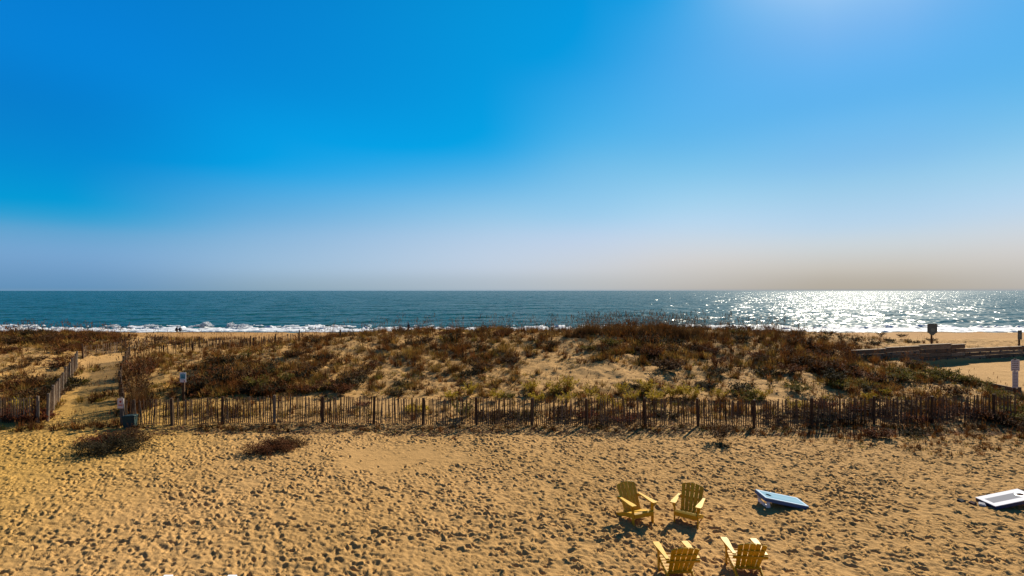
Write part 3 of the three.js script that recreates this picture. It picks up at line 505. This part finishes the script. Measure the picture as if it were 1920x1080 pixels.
{
  const skin = [0.22, 0.11, 0.06], top = [0.012, 0.014, 0.026], hair = [0.03, 0.018, 0.01], pant = [0.05, 0.03, 0.022];
  const face = (y, z) => [[0, y, z, 0.085, 0, y + 0.075, z - 0.005, 0.088, skin], [0, y + 0.09, z - 0.035, 0.088, 0, y + 0.06, z - 0.05, 0.085, hair], [0, y + 0.03, z + 0.08, 0.018, 0, y + 0.01, z + 0.092, 0.016, skin], [-0.088, y + 0.03, z - 0.005, 0.02, -0.09, y + 0.045, z - 0.01, 0.018, skin], [0.088, y + 0.03, z - 0.005, 0.02, 0.09, y + 0.045, z - 0.01, 0.018, skin]];
  const crouch = [...face(0.90, 0.12), [0, 0.76, 0.06, 0.055, 0, 0.88, 0.10, 0.055, skin], [0, 0.33, -0.14, 0.155, 0, 0.66, 0.0, 0.165, top], [-0.15, 0.68, 0.02, 0.075, 0.15, 0.68, 0.02, 0.075, top]];
  for (const s of [-1, 1]) crouch.push([s * 0.19, 0.67, 0.03, 0.06, s * 0.24, 0.45, 0.12, 0.05, top], [s * 0.24, 0.45, 0.12, 0.045, s * 0.16, 0.36, 0.34, 0.034, skin], [s * 0.16, 0.36, 0.34, 0.036, s * 0.13, 0.30, 0.42, 0.03, skin], [s * 0.10, 0.28, -0.12, 0.10, s * 0.17, 0.46, 0.22, 0.075, pant], [s * 0.17, 0.46, 0.22, 0.07, s * 0.13, 0.08, 0.05, 0.045, pant], [s * 0.13, 0.05, 0.03, 0.045, s * 0.15, 0.04, 0.22, 0.035, skin]);
  const stand = [...face(1.56, 0.02), [0, 1.40, 0, 0.055, 0, 1.54, 0.01, 0.055, skin], [0, 0.95, 0, 0.15, 0, 1.30, 0, 0.155, top], [-0.16, 1.36, 0, 0.065, 0.16, 1.36, 0, 0.065, top]];
  for (const s of [-1, 1]) stand.push([s * 0.2, 1.35, 0, 0.055, s * 0.25, 1.07, -0.02, 0.045, top], [s * 0.25, 1.07, -0.02, 0.042, s * 0.24, 0.82, 0.06, 0.032, skin], [s * 0.24, 0.82, 0.06, 0.036, s * 0.235, 0.72, 0.09, 0.026, skin], [s * 0.09, 0.92, 0, 0.10, s * 0.11, 0.48, 0.02, 0.07, pant], [s * 0.11, 0.48, 0.02, 0.066, s * 0.12, 0.08, -0.02, 0.045, pant], [s * 0.12, 0.05, -0.02, 0.045, s * 0.13, 0.04, 0.17, 0.035, skin]);
  const put = (g, x, d, turn, label) => { const m = shadows(new THREE.Mesh(g, skinMat)); m.name = numbered('person'); m.position.set(x, Math.max(land(x, d), SEA) + 0.005, -d); m.rotation.y = turn; tag(m, label, 'person', "people at the water's edge"); scene.add(m); };
  const gc = body(crouch, 1.15), gs = body(stand, 1.85), D = 98.6;
  put(gc, (331 - 960) / FOCAL * D, D, 2.6, 'person in dark clothes crouching at the waterline, first from the path'); put(gc, (339 - 960) / FOCAL * D, D - 0.2, -2.7, 'person in dark clothes crouching at the waterline, nearer the bursting wave');
  put(gs, (766 - 960) / FOCAL * 97, 97, 3.0, 'person in dark clothes standing upright at the waterline beyond the dune');
}

// ---------------------------------------------------------------- plants
const leafMat = (r, g, b, t = 0.22) => new THREE.MeshPhysicalMaterial({ color: lin(r, g, b), roughness: 1, transmission: t, thickness: 0, ior: 1.3, specularIntensity: 0.25, side: THREE.DoubleSide });
class Blades {
  constructor() { this.p = []; this.ix = []; }
  blade(x, y, z, az, len, lean, width, curl = 0.5, seg = 3) { // a tapering strip that leans out and bends over
    const cx = Math.cos(az), cz = Math.sin(az), sx = -cz, sz = cx; let px = x, py = y, pz = z, a = lean; const b = this.p.length / 3;
    for (let k = 0; k <= seg; k++) {
      const w = width * 0.5 * (k === seg ? 0.08 : 1 - 0.55 * k / seg); this.p.push(px - sx * w, py, pz - sz * w, px + sx * w, py, pz + sz * w);
      if (k) { const q = b + k * 2; this.ix.push(q - 2, q - 1, q, q - 1, q + 1, q); }
      const st = len / seg; px += cx * Math.sin(a) * st; pz += cz * Math.sin(a) * st; py += Math.cos(a) * st; a += curl / seg * (0.5 + k * 0.5);
    }
    return [px, py, pz];
  }
  leaf(x, y, z, az, tilt, len, wid) { // a folded pointed leaf
    const cx = Math.cos(az) * Math.cos(tilt), cz = Math.sin(az) * Math.cos(tilt), cy = Math.sin(tilt), sx = -Math.sin(az), sz = Math.cos(az), b = this.p.length / 3;
    this.p.push(x, y, z, x + cx * len * 0.45 + sx * wid / 2, y + cy * len * 0.45 + wid * 0.12, z + cz * len * 0.45 + sz * wid / 2, x + cx * len, y + cy * len, z + cz * len, x + cx * len * 0.45 - sx * wid / 2, y + cy * len * 0.45 + wid * 0.12, z + cz * len * 0.45 - sz * wid / 2);
    this.ix.push(b, b + 1, b + 2, b, b + 2, b + 3);
  }
  build() { const g = new THREE.BufferGeometry(); g.setAttribute('position', new THREE.Float32BufferAttribute(this.p, 3)); g.setIndex(this.ix); g.computeVertexNormals(); return g; }
}
// ---- grass tufts, uncountable
function tuft(seed, n, h, spread, width, lean, heads = 0) {
  const r = rng(seed), b = new Blades();
  for (let k = 0; k < n; k++) { const az = r() * 6.283, q = Math.sqrt(r()) * spread; b.blade(Math.cos(az) * q, -0.04, Math.sin(az) * q, az + (r() - 0.5) * 1.6, h * (0.5 + 0.6 * r()), lean * (0.15 + r()), width * (0.7 + 0.6 * r()), 0.3 + 0.7 * r()); }
  for (let k = 0; k < heads; k++) { const az = r() * 6.283, e = b.blade(Math.cos(az) * spread * 0.5, 0, Math.sin(az) * spread * 0.5, az, h * (1.15 + 0.35 * r()), 0.04 + 0.12 * r(), width * 0.55, 0.15); for (let m = 0; m < 5; m++) b.leaf(e[0], e[1] - m * 0.035, e[2], r() * 6.28, 1.1, 0.07, width * 1.3); }
  return b.build();
}
const crestD = (x) => 46.5 + 2.2 * noise(x * 0.05, 3.1);
const blobs = []; // thick or bare places: centre, radii, strength
function blob(px, py, rx, rd, k) { const p = spot(px, py); blobs.push([p.x, p.d, rx, rd, k]); }
for (const b of [[430, 700, 3.2, 2.6, 0.55], [520, 715, 3.4, 3, 0.6], [600, 690, 3, 3, 0.45], [400, 735, 2, 1.5, 0.5], [480, 735, 3, 1.5, 0.6], [700, 705, 2, 2, 0.3], [360, 700, 1.6, 2, 0.4], [880, 700, 3, 3, 0.3], [860, 660, 5, 3, 0.4], [1250, 670, 3.5, 3, 0.55], [1180, 650, 3, 2, 0.3], [1480, 680, 4, 5, 0.28], [1560, 700, 3.5, 4, 0.25], [1640, 720, 3, 3, 0.15], [1560, 660, 3, 4, 0.35], [1480, 775, 2.5, 1.2, 0.12], [1600, 770, 3, 1.4, 0.15], [1730, 770, 3, 1.5, 0.15], [1850, 770, 3, 1.6, 0.25], [1450, 735, 2.5, 2, -0.3], [1530, 725, 2, 1.5, -0.25], [40, 632, 7, 4, 0.9], [120, 628, 7, 4, 0.8], [150, 650, 2.5, 2.5, 0.7], [100, 720, 1.6, 3, 0.6], [30, 780, 2.5, 0.8, 0.9], [215, 632, 2.5, 2, 0.5], [320, 640, 2.6, 2, 0.4], [255, 700, 0.5, 2.2, 0.8],
  [1110, 705, 2.6, 2.0, -0.5], [1190, 700, 2.2, 1.6, -0.45], [1020, 690, 2.0, 1.6, -0.35], [300, 715, 1.5, 2.2, -0.55], [660, 690, 2, 1.5, -0.3], [730, 700, 1.6, 1.6, -0.35], [60, 700, 2.5, 3, -0.2], [90, 670, 3, 2, -0.25], [280, 640, 3, 3, -0.6], [1400, 745, 2, 1, -0.2], [960, 640, 2, 1.4, -0.3], [1090, 640, 2, 1.6, -0.25], [1330, 725, 1.6, 1.2, -0.3], [1620, 640, 4, 5, -0.5], [1680, 645, 4, 5, -0.6], [430, 750, 4, 1.0, -0.2], [600, 755, 5, 1.0, -0.35], [760, 760, 5, 1.0, -0.35], [900, 765, 5, 0.8, -0.25]]) blob(...b);
const boardwalkClear = (x, d) => smooth(0.9, 1.7, pathDist(x, d));
function cover(x, d) { // how thickly grass grows, 0 to 1
  if (d < 23.0 || d > 72) return 0;
  let c = 0.37 + 0.32 * fbm(x * 0.16 + 3, d * 0.22, 3) + 0.18 * noiseB(x * 0.5, d * 0.6);
  c += 0.24 * gauss(d - crestD(x) + 1, 4.0) * smooth(-24, -12, x) * (1 - smooth(24, 34, x));
  for (const [bx, bd, rx, rd, k] of blobs) { const q = ((x - bx) / rx) ** 2 + ((d - bd) / rd) ** 2; if (q < 6) c += k * Math.exp(-q); }
  c *= boardwalkClear(x, d) * smooth(22.9, 24.2, d) * (1 - smooth(57, 68, d));
  if (x > 27.5) { const wl = d - wallLine(x); c *= wl > 0 ? smooth(0.2, 1.2, wl) * (1 - smooth(34, 42, x)) * 0.8 : 1 - smooth(28.2, 29.2, x) * smooth(26, 28, d); }
  return Math.max(0, Math.min(1, c));
}
const grassKinds = [
  { name: 'dune_grass', label: 'straw brown beach grass covering the dunes', geo: tuft(201, 24, 0.52, 0.16, 0.027, 0.72), mat: leafMat(1, 1, 1), cols: [[0.31, 0.165, 0.036], [0.20, 0.09, 0.02], [0.37, 0.22, 0.05], [0.20, 0.12, 0.022]] },
  { name: 'dune_grass', label: 'rust brown dry stalks covering the dunes', geo: tuft(202, 22, 0.62, 0.14, 0.027, 0.48, 3), mat: leafMat(1, 1, 1), cols: [[0.17, 0.060, 0.013], [0.125, 0.044, 0.010], [0.21, 0.085, 0.016], [0.095, 0.036, 0.010]] },
  { name: 'dune_grass', label: 'low olive green weeds on the dune sand', geo: tuft(203, 22, 0.32, 0.18, 0.034, 0.9), mat: leafMat(1, 1, 1), cols: [[0.16, 0.12, 0.018], [0.20, 0.14, 0.02], [0.11, 0.085, 0.014], [0.28, 0.19, 0.026]] },
  { name: 'dune_grass', label: 'tall dark grass with seed heads on the dune crest', geo: tuft(204, 22, 0.80, 0.15, 0.024, 0.36, 6), mat: leafMat(1, 1, 1), cols: [[0.12, 0.06, 0.02], [0.17, 0.09, 0.028], [0.09, 0.05, 0.02]] },
];
{
  const r = rng(808), lists = grassKinds.map(() => []);
  const put = (k, x, d, s) => lists[k].push([x, land(x, d), -d, s, r() * 6.283]);
  for (let n = 0; n < 90000; n++) {
    const d = 23 + 46 * Math.pow(r(), 1.15), x = -d * 1.08 - 3 + r() * (d * 2.16 + 6), c = cover(x, d);
    if (r() > Math.pow(c, 1.25) * (0.05 + 0.95 * smooth(-0.05, 0.32, 0.7 * noiseB(x * 0.62 + 70, d * 0.6) + 0.4 * noise(x * 1.5, d * 1.5 + 8)))) continue;
    const z = noise(x * 0.2 + 30, d * 0.25), nearFence = d < 33;
    const crest = smooth(-7, -2, d - crestD(x)) * (1 - smooth(3, 8, d - crestD(x)));
    let k = r() < 0.42 + 0.5 * z ? 1 : 0;
    if (r() < (nearFence ? 0.34 : 0.16) + 0.2 * noiseB(x * 0.3, d * 0.3)) k = 2;
    if (crest > 0.3 && r() < 0.32 * crest * (0.4 + gauss(x - 11, 8)) && x > -18 && x < 26) k = 3;
    put(k, x, d, (0.6 + 0.65 * r()) * (0.72 + 0.4 * c) * (nearFence ? 0.85 : 1));
  }
  for (let n = 0; n < 9000; n++) { // small single tufts and seedlings dotted over the bare sand between
    const d = 23.6 + 32 * Math.pow(r(), 1.1), x = -d * 1.05 + r() * d * 2.1;
    if (cover(x, d) < 0.1 || pathDist(x, d) < 1.8 || rampMask(x, d) > 0.05 || r() < 0.35 + 0.5 * noise(x * 0.5 + 11, d * 0.5)) continue;
    put([0, 2, 1, 2][Math.floor(r() * 4)], x, d, 0.26 + 0.34 * r() * r() + 0.12 * r());
  }
  for (let n = 0; n < 3200; n++) { // a sparse skirt of weeds where the dune meets the open sand
    const x = -27 + 52 * r(), right = smooth(8, 16, x), d = 22.3 - Math.pow(r(), 1.5) * (0.9 + 2.9 * right);
    if (pathDist(x, d) < 2.2 || x < -19 || r() > 0.35 + 0.65 * right) continue;
    if (noise(x * 0.5, d * 0.7) < -0.1 - 0.2 * right) continue;
    put(r() < 0.6 ? 1 : 2, x, d, 0.22 + 0.28 * r());
  }
  const edge = (px, py, rx, rd, n, ks, s0, tilt = 0) => { const p = spot(px, py); for (let k = 0; k < n; k++) { const a = r() * 6.283, q = Math.sqrt(r()), ex = Math.cos(a) * q * rx, ed = Math.sin(a) * q * rd; put(ks[Math.floor(r() * ks.length)], p.x + ex, p.d + ed + ex * tilt, s0 * (0.6 + 0.7 * r())); } };
  edge(1180, 626, 5.0, 1.6, 150, [3, 1], 1.0); edge(1235, 628, 3.0, 1.4, 90, [3, 1], 1.1); edge(1120, 628, 2.6, 1.2, 50, [3, 1, 0], 0.95); edge(1300, 634, 3.0, 1.6, 70, [1, 3], 0.9); edge(1450, 634, 3, 2, 60, [1, 0], 0.9); edge(930, 630, 4, 1.2, 50, [1, 0], 0.9);
  edge(1640, 642, 3, 1.6, 30, [1, 2], 0.6); edge(1720, 642, 2, 1.0, 24, [1], 0.6);
  edge(185, 692, 2.2, 1.2, 30, [0, 1, 2], 0.7); edge(110, 760, 0.7, 3.0, 40, [2, 0], 0.7); edge(150, 700, 0.5, 1.6, 20, [2], 0.8); edge(220, 740, 0.5, 2.5, 36, [1, 2], 0.8); edge(60, 805, 2.2, 0.4, 50, [2, 1], 0.6); edge(200, 800, 0.9, 0.4, 24, [1], 0.5);
  edge(262, 700, 0.35, 1.6, 36, [1, 3], 1.45); edge(250, 770, 0.5, 0.9, 24, [1, 3], 1.3); edge(390, 650, 3.5, 0.8, 40, [0, 2], 0.7); edge(320, 668, 2.0, 0.8, 40, [0, 2], 0.7);
  lists.forEach((list, k) => {
    const g = grassKinds[k], m = new THREE.InstancedMesh(g.geo, g.mat, list.length), q = new THREE.Quaternion(), e = new THREE.Euler(), mt = new THREE.Matrix4(), cc = new THREE.Color();
    list.forEach(([x, y, z, s, a], i) => {
      e.set((r() - 0.5) * 0.3, a, (r() - 0.5) * 0.3 + 0.12); q.setFromEuler(e); mt.compose(new THREE.Vector3(x, y, z), q, new THREE.Vector3(s * (0.85 + 0.4 * r()), s, s * (0.85 + 0.4 * r()))); m.setMatrixAt(i, mt);
      const c = g.cols[Math.floor(r() * g.cols.length)], f = 0.45 + 0.6 * r() + (r() < 0.14 ? 0.5 : 0); m.setColorAt(i, cc.setRGB(c[0] * f, c[1] * f, c[2] * f));
    });
    m.name = numbered(g.name); m.userData.kind = 'stuff'; tag(m, g.label, 'grass'); shadows(m); scene.add(m);
  });
}
{ // straw and twigs lying on the sand
  const r = rng(909), g = new THREE.BoxGeometry(1, 1, 1), list = [];
  const drop = (x, d, s) => list.push([x, land(x, d) + 0.012 + 0.02 * r(), -d, s, r() * 6.283]);
  for (let n = 0; n < 60000; n++) {
    const d = 21.0 + 34 * Math.pow(r(), 1.3), x = -d * 1.05 + r() * d * 2.1, skirt = 1.3 * gauss(d - 22.1, 0.65) * smooth(-17, -15.5, x) * smooth(-0.7, 0.2, noise(x * 0.7, d * 1.5)) * (1 - smooth(24, 30, x)) + 0.9 * gauss(d - 20.6, 1.3) * smooth(9, 15, x) * smooth(-0.2, 0.4, noise(x * 0.8, d));
    const c = d > 23 ? cover(x, d) * 0.6 + 0.12 : skirt * 1.6; if (r() > c || pathDist(x, d) < 0.9 || rampMask(x, d) > 0.2) continue;
    drop(x, d, 0.10 + 0.22 * r());
  }
  const m = new THREE.InstancedMesh(g, matte(1, 1, 1, 0.95), list.length), q = new THREE.Quaternion(), e = new THREE.Euler(), mt = new THREE.Matrix4(), cc = new THREE.Color();
  list.forEach(([x, y, z, s, a], i) => { e.set((r() - 0.5) * 0.5, a, (r() - 0.5) * 0.4); q.setFromEuler(e); mt.compose(new THREE.Vector3(x, y, z), q, new THREE.Vector3(s, 0.010 + 0.008 * r(), 0.012 + 0.014 * r())); m.setMatrixAt(i, mt); const c = [[0.16, 0.08, 0.03], [0.24, 0.14, 0.055], [0.08, 0.04, 0.02], [0.13, 0.05, 0.02]][Math.floor(r() * 4)]; m.setColorAt(i, cc.setRGB(...c)); });
  m.name = 'plant_litter'; m.userData.kind = 'stuff'; tag(m, 'dry straw and twigs littering the sand around the fence and dunes', 'litter'); shadows(m); scene.add(m);
}
// ---- shrubs, each a thing of stems and foliage
const shrubTone = {
  rust: [leafMat(0.10, 0.034, 0.010), matte(0.06, 0.03, 0.018)], brown: [leafMat(0.07, 0.034, 0.011), matte(0.07, 0.04, 0.025)], dark: [leafMat(0.036, 0.026, 0.009), matte(0.05, 0.03, 0.02)],
  gold: [leafMat(0.36, 0.24, 0.016), matte(0.10, 0.07, 0.025)], olive: [leafMat(0.115, 0.09, 0.012), matte(0.06, 0.04, 0.02)], red: [leafMat(0.12, 0.030, 0.010), matte(0.06, 0.025, 0.016)],
};
function shrubParts(seed, { h, spread, stems, perStem, leaf, lean }) {
  const r = rng(seed), s = new Blades(), f = new Blades();
  for (let k = 0; k < stems; k++) {
    const az = r() * 6.283, tilt = lean * (0.1 + 0.9 * Math.sqrt(r())), len = h * (0.6 + 0.5 * r()) / Math.cos(tilt * 0.6), bx = Math.cos(az) * spread * 0.25 * r(), bz = Math.sin(az) * spread * 0.25 * r();
    s.blade(bx, -0.06, bz, az, len, tilt, 0.016, 0.25, 3); s.blade(bx, -0.06, bz, az + 1.57, len, 0.02 + tilt * 0.0, 0.001, 0.1, 1);
    for (let m = 0; m < perStem; m++) {
      const u = 0.22 + 0.80 * Math.sqrt(r()), a = tilt + 0.25 * u * 0.6, wob = 0.10 * spread;
      f.leaf(bx + Math.cos(az) * Math.sin(a) * len * u + (r() - 0.5) * wob * 2, -0.06 + Math.cos(a) * len * u + (r() - 0.5) * wob, bz + Math.sin(az) * Math.sin(a) * len * u + (r() - 0.5) * wob * 2, r() * 6.283, (r() - 0.25) * 1.5, leaf * (0.7 + 0.7 * r()), leaf * (0.35 + 0.25 * r()));
    }
  }
  return [s.build(), f.build()];
}
const shrubForms = {
  round: [shrubParts(41, { h: 0.62, spread: 0.75, stems: 26, perStem: 26, leaf: 0.115, lean: 0.95 }), shrubParts(42, { h: 0.55, spread: 0.8, stems: 28, perStem: 24, leaf: 0.12, lean: 1.1 })],
  upright: [shrubParts(43, { h: 0.80, spread: 0.45, stems: 24, perStem: 22, leaf: 0.10, lean: 0.5 }), shrubParts(44, { h: 0.72, spread: 0.5, stems: 20, perStem: 24, leaf: 0.11, lean: 0.6 })],
  mat: [shrubParts(46, { h: 0.95, spread: 1.1, stems: 150, perStem: 28, leaf: 0.095, lean: 1.36 })],
  low: [shrubParts(45, { h: 0.30, spread: 0.9, stems: 30, perStem: 20, leaf: 0.08, lean: 1.35 })],
};
function shrub(name, label, form, tone, x, d, s, group, turn = 0, sx = 1, sd = 1) {
  const r = rng(Math.round(x * 977 + d * 1319) + 7), forms = shrubForms[form], [sg, fg] = forms[Math.floor(r() * forms.length)], o = thing(name, label, 'shrub', x, land(x, d) - 0.02, -d, turn || r() * 6.283, group);
  part('stems', sg, shrubTone[tone][1], o); part('foliage', fg, shrubTone[tone][0], o); o.scale.set(s * sx, s, s * sd); return o;
}
{
  const r = rng(1212);
  // named ones, each with what sets it apart
  const one = (px, py, name, label, form, tone, s, turn = 0, sx = 1, sd = 1) => { const p = spot(px, py); shrub(name, label, form, tone, p.x, p.d, s, undefined, turn, sx, sd); };
  one(208, 846, 'spreading_bush', 'large low dark green mat of bush on the open sand below the path mouth', 'mat', 'dark', 0.78, 0.35, 1.1, 0.9);
  one(196, 830, 'spreading_bush', 'reddish low bush merging with the dark green mat near the path mouth', 'mat', 'red', 0.55, 0.35, 1.3, 0.9);
  one(236, 826, 'spreading_bush', 'brown low bush between the dark green mat and the fence', 'mat', 'brown', 0.6, 0.2, 1.3, 0.9);
  one(508, 846, 'spreading_bush', 'isolated rust coloured low bush on the open sand before the long fence', 'mat', 'rust', 0.62, 0.3, 1.2, 0.9);
  one(535, 836, 'spreading_bush', 'brown sprig growing at the side of the isolated rust bush', 'mat', 'brown', 0.5, 0.3, 1.3, 0.8);
  one(850, 822, 'small_bush', 'tiny red bush on the smooth sand before the fence', 'low', 'red', 0.45);
  one(1350, 830, 'fence_bush', 'tall brown bush growing on the house side of the long fence', 'upright', 'brown', 1.0);
  one(1356, 838, 'fence_bush', 'dark low bush at the foot of the tall brown bush before the fence', 'low', 'dark', 0.7);
  one(1645, 822, 'fence_bush', 'rust bush leaning on the shrubby end of the fence', 'round', 'rust', 0.9);
  one(1712, 815, 'fence_bush', 'dark bush before the fence near its shrubby end', 'round', 'dark', 0.8);
  one(111, 735, 'path_bush', 'large dark bush pressed against the outside of the grey path fence', 'round', 'dark', 1.5);
  one(92, 748, 'path_bush', 'brown bush behind the corner of the grey path fence', 'round', 'brown', 1.2);
  one(140, 722, 'path_bush', 'olive bush growing inside the path against the grey fence', 'round', 'olive', 1.1);
  one(255, 745, 'path_bush', 'tall rusty bush behind the warning sign post', 'upright', 'brown', 1.7);
  one(262, 715, 'path_bush', 'tall brown plume of bush beside the path fence bend', 'upright', 'rust', 1.9);
  one(870, 783, 'goldenrod', 'big dark leafed golden bush right behind the long fence', 'upright', 'olive', 1.3);
  one(780, 772, 'goldenrod', 'orange topped bush close behind the long fence', 'round', 'gold', 1.0);
  one(1652, 631, 'dead_bush', 'bare spiky bush on the sand dune behind the timber wall', 'upright', 'dark', 0.9, 0.2, 2.2, 1);
  one(1578, 640, 'dead_bush', 'bare bush alone on the dune shoulder behind the wall', 'upright', 'dark', 1.0);
  // the many
  const look = { rust: 'rust red shrub', brown: 'dry brown shrub', dark: 'dark leafed shrub', gold: 'golden yellow shrub', olive: 'olive green shrub', red: 'red leafed shrub' };
  const group = 'shrubs scattered over the dunes';
  const where = (x, d) => d < 22.3 ? 'on the house side of the long picket fence' : x < -19.5 && d < 26 ? 'behind the short picket fence beside the path mouth' : d < 26.5 ? 'close behind the long picket fence' : x > 26 && d - wallLine(x) > 0 ? 'on the dune behind the timber wall' : x > 20 ? 'on the dune slope below the timber wall' : d > crestD(x) - 3.5 && x > -22 ? 'along the grassy dune crest' : x < -34 ? 'on the dune across the path' : pathDist(x, d) < 4 ? 'beside the sandy path' : x < -4 ? 'on the dune slope toward the path' : 'on the dune slope toward the ramp';
  const labelOf = (tone, s, x, d) => `${s > 1.25 ? 'large' : s < 0.85 ? 'small' : 'medium'} ${look[tone]} ${where(x, d)}`;
  const put = (px, py, form, tone, s) => { const p = spot(px, py); shrub({ gold: 'golden_shrub', olive: 'olive_shrub', dark: 'dark_shrub', rust: 'rust_shrub', brown: 'brown_shrub', red: 'red_shrub' }[tone], labelOf(tone, s, p.x, p.d), form, tone, p.x, p.d, s, tone === 'red' ? 'red shrubs along the picket fence' : group); };
  for (const [px, py, s] of [[1067, 733, 1.0], [1214, 735, 1.0], [1260, 745, 0.95], [1284, 744, 0.95], [1240, 748, 0.8], [1183, 756, 0.8], [995, 738, 0.9], [880, 742, 0.8], [1060, 760, 0.8], [1130, 762, 0.7], [1160, 768, 0.7], [1490, 770, 0.8], [1630, 752, 0.7], [1660, 742, 0.6], [40, 768, 0.8], [1040, 742, 0.9], [1105, 748, 0.8], [1225, 755, 0.9], [1300, 752, 0.9], [1350, 750, 0.7], [1165, 740, 0.8], [930, 752, 0.7], [1430, 748, 0.8], [1005, 755, 0.8], [845, 750, 0.7]]) put(px, py, 'upright', 'gold', s * 1.15);
  for (const [px, py, s] of [[1740, 712, 1.2], [1765, 708, 1.3], [1790, 712, 1.2], [1815, 718, 1.1], [1840, 725, 1.0], [1710, 706, 1.1], [1690, 712, 1.2], [1865, 738, 0.9], [1885, 752, 0.9], [1149, 648, 0.9], [842, 640, 1.2], [1395, 742, 1.1], [1412, 752, 0.9], [1100, 655, 0.9], [950, 745, 0.7], [1020, 748, 0.7], [1500, 735, 1.0], [1580, 730, 1.1], [1620, 725, 1.0], [1910, 775, 1.2], [1895, 790, 1.1], [1720, 690, 1.0], [1680, 700, 1.0]]) put(px, py, 'round', 'olive', s);
  for (const [px, py, s] of [[1178, 728, 0.9], [1322, 726, 1.0], [1390, 735, 1.1], [756, 724, 1.0], [884, 703, 1.0], [453, 690, 1.2], [506, 698, 1.2], [566, 715, 1.4], [659, 722, 1.4], [397, 700, 1.2], [597, 676, 1.0], [1655, 718, 1.3], [1640, 735, 1.0], [978, 785, 1.0], [1250, 783, 0.9], [745, 742, 0.8], [1540, 790, 1.1], [1345, 700, 0.9], [1440, 705, 1.2], [1580, 690, 1.2], [352, 742, 0.7], [1690, 632, 1.0], [1555, 628, 1.0], [1745, 640, 0.8], [1602, 642, 1.0], [1640, 646, 0.9], [1668, 640, 0.8], [1712, 644, 0.9], [1540, 640, 1.1], [1500, 632, 1.2], [1390, 640, 1.2], [1215, 640, 1.3], [1265, 645, 1.4], [1130, 660, 1.0], [1030, 650, 1.0], [905, 655, 1.1], [780, 650, 1.1], [735, 655, 1.0]]) put(px, py, 'round', 'dark', s);
  for (const [px, py, s] of [[1248, 695, 1.6], [1262, 690, 1.2], [494, 730, 1.4], [469, 738, 1.2], [552, 668, 1.1], [376, 742, 1.0], [360, 725, 1.3], [430, 725, 1.2], [520, 735, 1.3], [700, 690, 1.0], [640, 735, 1.0], [580, 735, 1.0], [1300, 655, 1.3], [1330, 660, 1.2], [1465, 665, 1.4], [1500, 680, 1.5], [1530, 672, 1.4], [1480, 700, 1.3], [1550, 700, 1.4], [1420, 670, 1.2], [1600, 705, 1.4], [923, 785, 1.1], [1062, 785, 1.0], [1200, 785, 0.9], [1130, 790, 0.8], [1455, 790, 1.0], [1510, 785, 1.1], [1570, 785, 1.2], [1600, 795, 1.0], [1640, 780, 1.2], [1680, 785, 1.1], [1700, 770, 1.1], [1770, 785, 1.2], [1800, 775, 1.2], [1830, 785, 1.2], [1870, 790, 1.2], [1900, 800, 1.1], [1750, 760, 1.1], [20, 645, 1.6], [60, 642, 1.6], [95, 640, 1.5], [155, 648, 1.5], [140, 655, 1.2], [8, 660, 1.4], [35, 690, 0.8], [70, 676, 0.9], [20, 712, 0.7], [60, 722, 0.8], [105, 690, 1.0], [120, 676, 1.0], [15, 735, 0.7], [45, 742, 0.8], [112, 662, 1.0], [175, 652, 0.9], [232, 640, 1.0], [300, 640, 1.1], [330, 646, 1.0]]) put(px, py, 'round', r() < 0.6 ? 'rust' : 'brown', s);
  for (let k = 0; k < 14; k++) put(2 + k * 5.4, 778 + 12 * r(), 'round', 'red', 0.7 + 0.4 * r());
  for (const [px, py, s] of [[1100, 785, 0.9], [1170, 790, 0.8], [1610, 775, 0.9], [1550, 765, 0.9], [1720, 790, 0.9], [680, 760, 0.6]]) put(px, py, 'round', 'red', s);
  let n = 0;
  for (let t = 0; t < 6000 && n < 105; t++) { // and wherever the cover is thick
    const d = 25 + 31 * r(), x = -d * 1.02 + r() * d * 1.95, c = cover(x, d); if (c < 0.5 + 0.4 * r() || rampMask(x, d) > 0.1) continue;
    const k = r(), s = 0.8 + 0.7 * r(), tone = k < 0.40 ? 'brown' : k < 0.68 ? 'rust' : k < 0.88 ? 'dark' : 'olive';
    shrub({ olive: 'olive_shrub', dark: 'dark_shrub', rust: 'rust_shrub', brown: 'brown_shrub' }[tone], labelOf(tone, s, x, d), r() < 0.5 ? 'round' : 'upright', tone, x, d, s, group); n++;
  }
}

renderer.render(scene, camera);
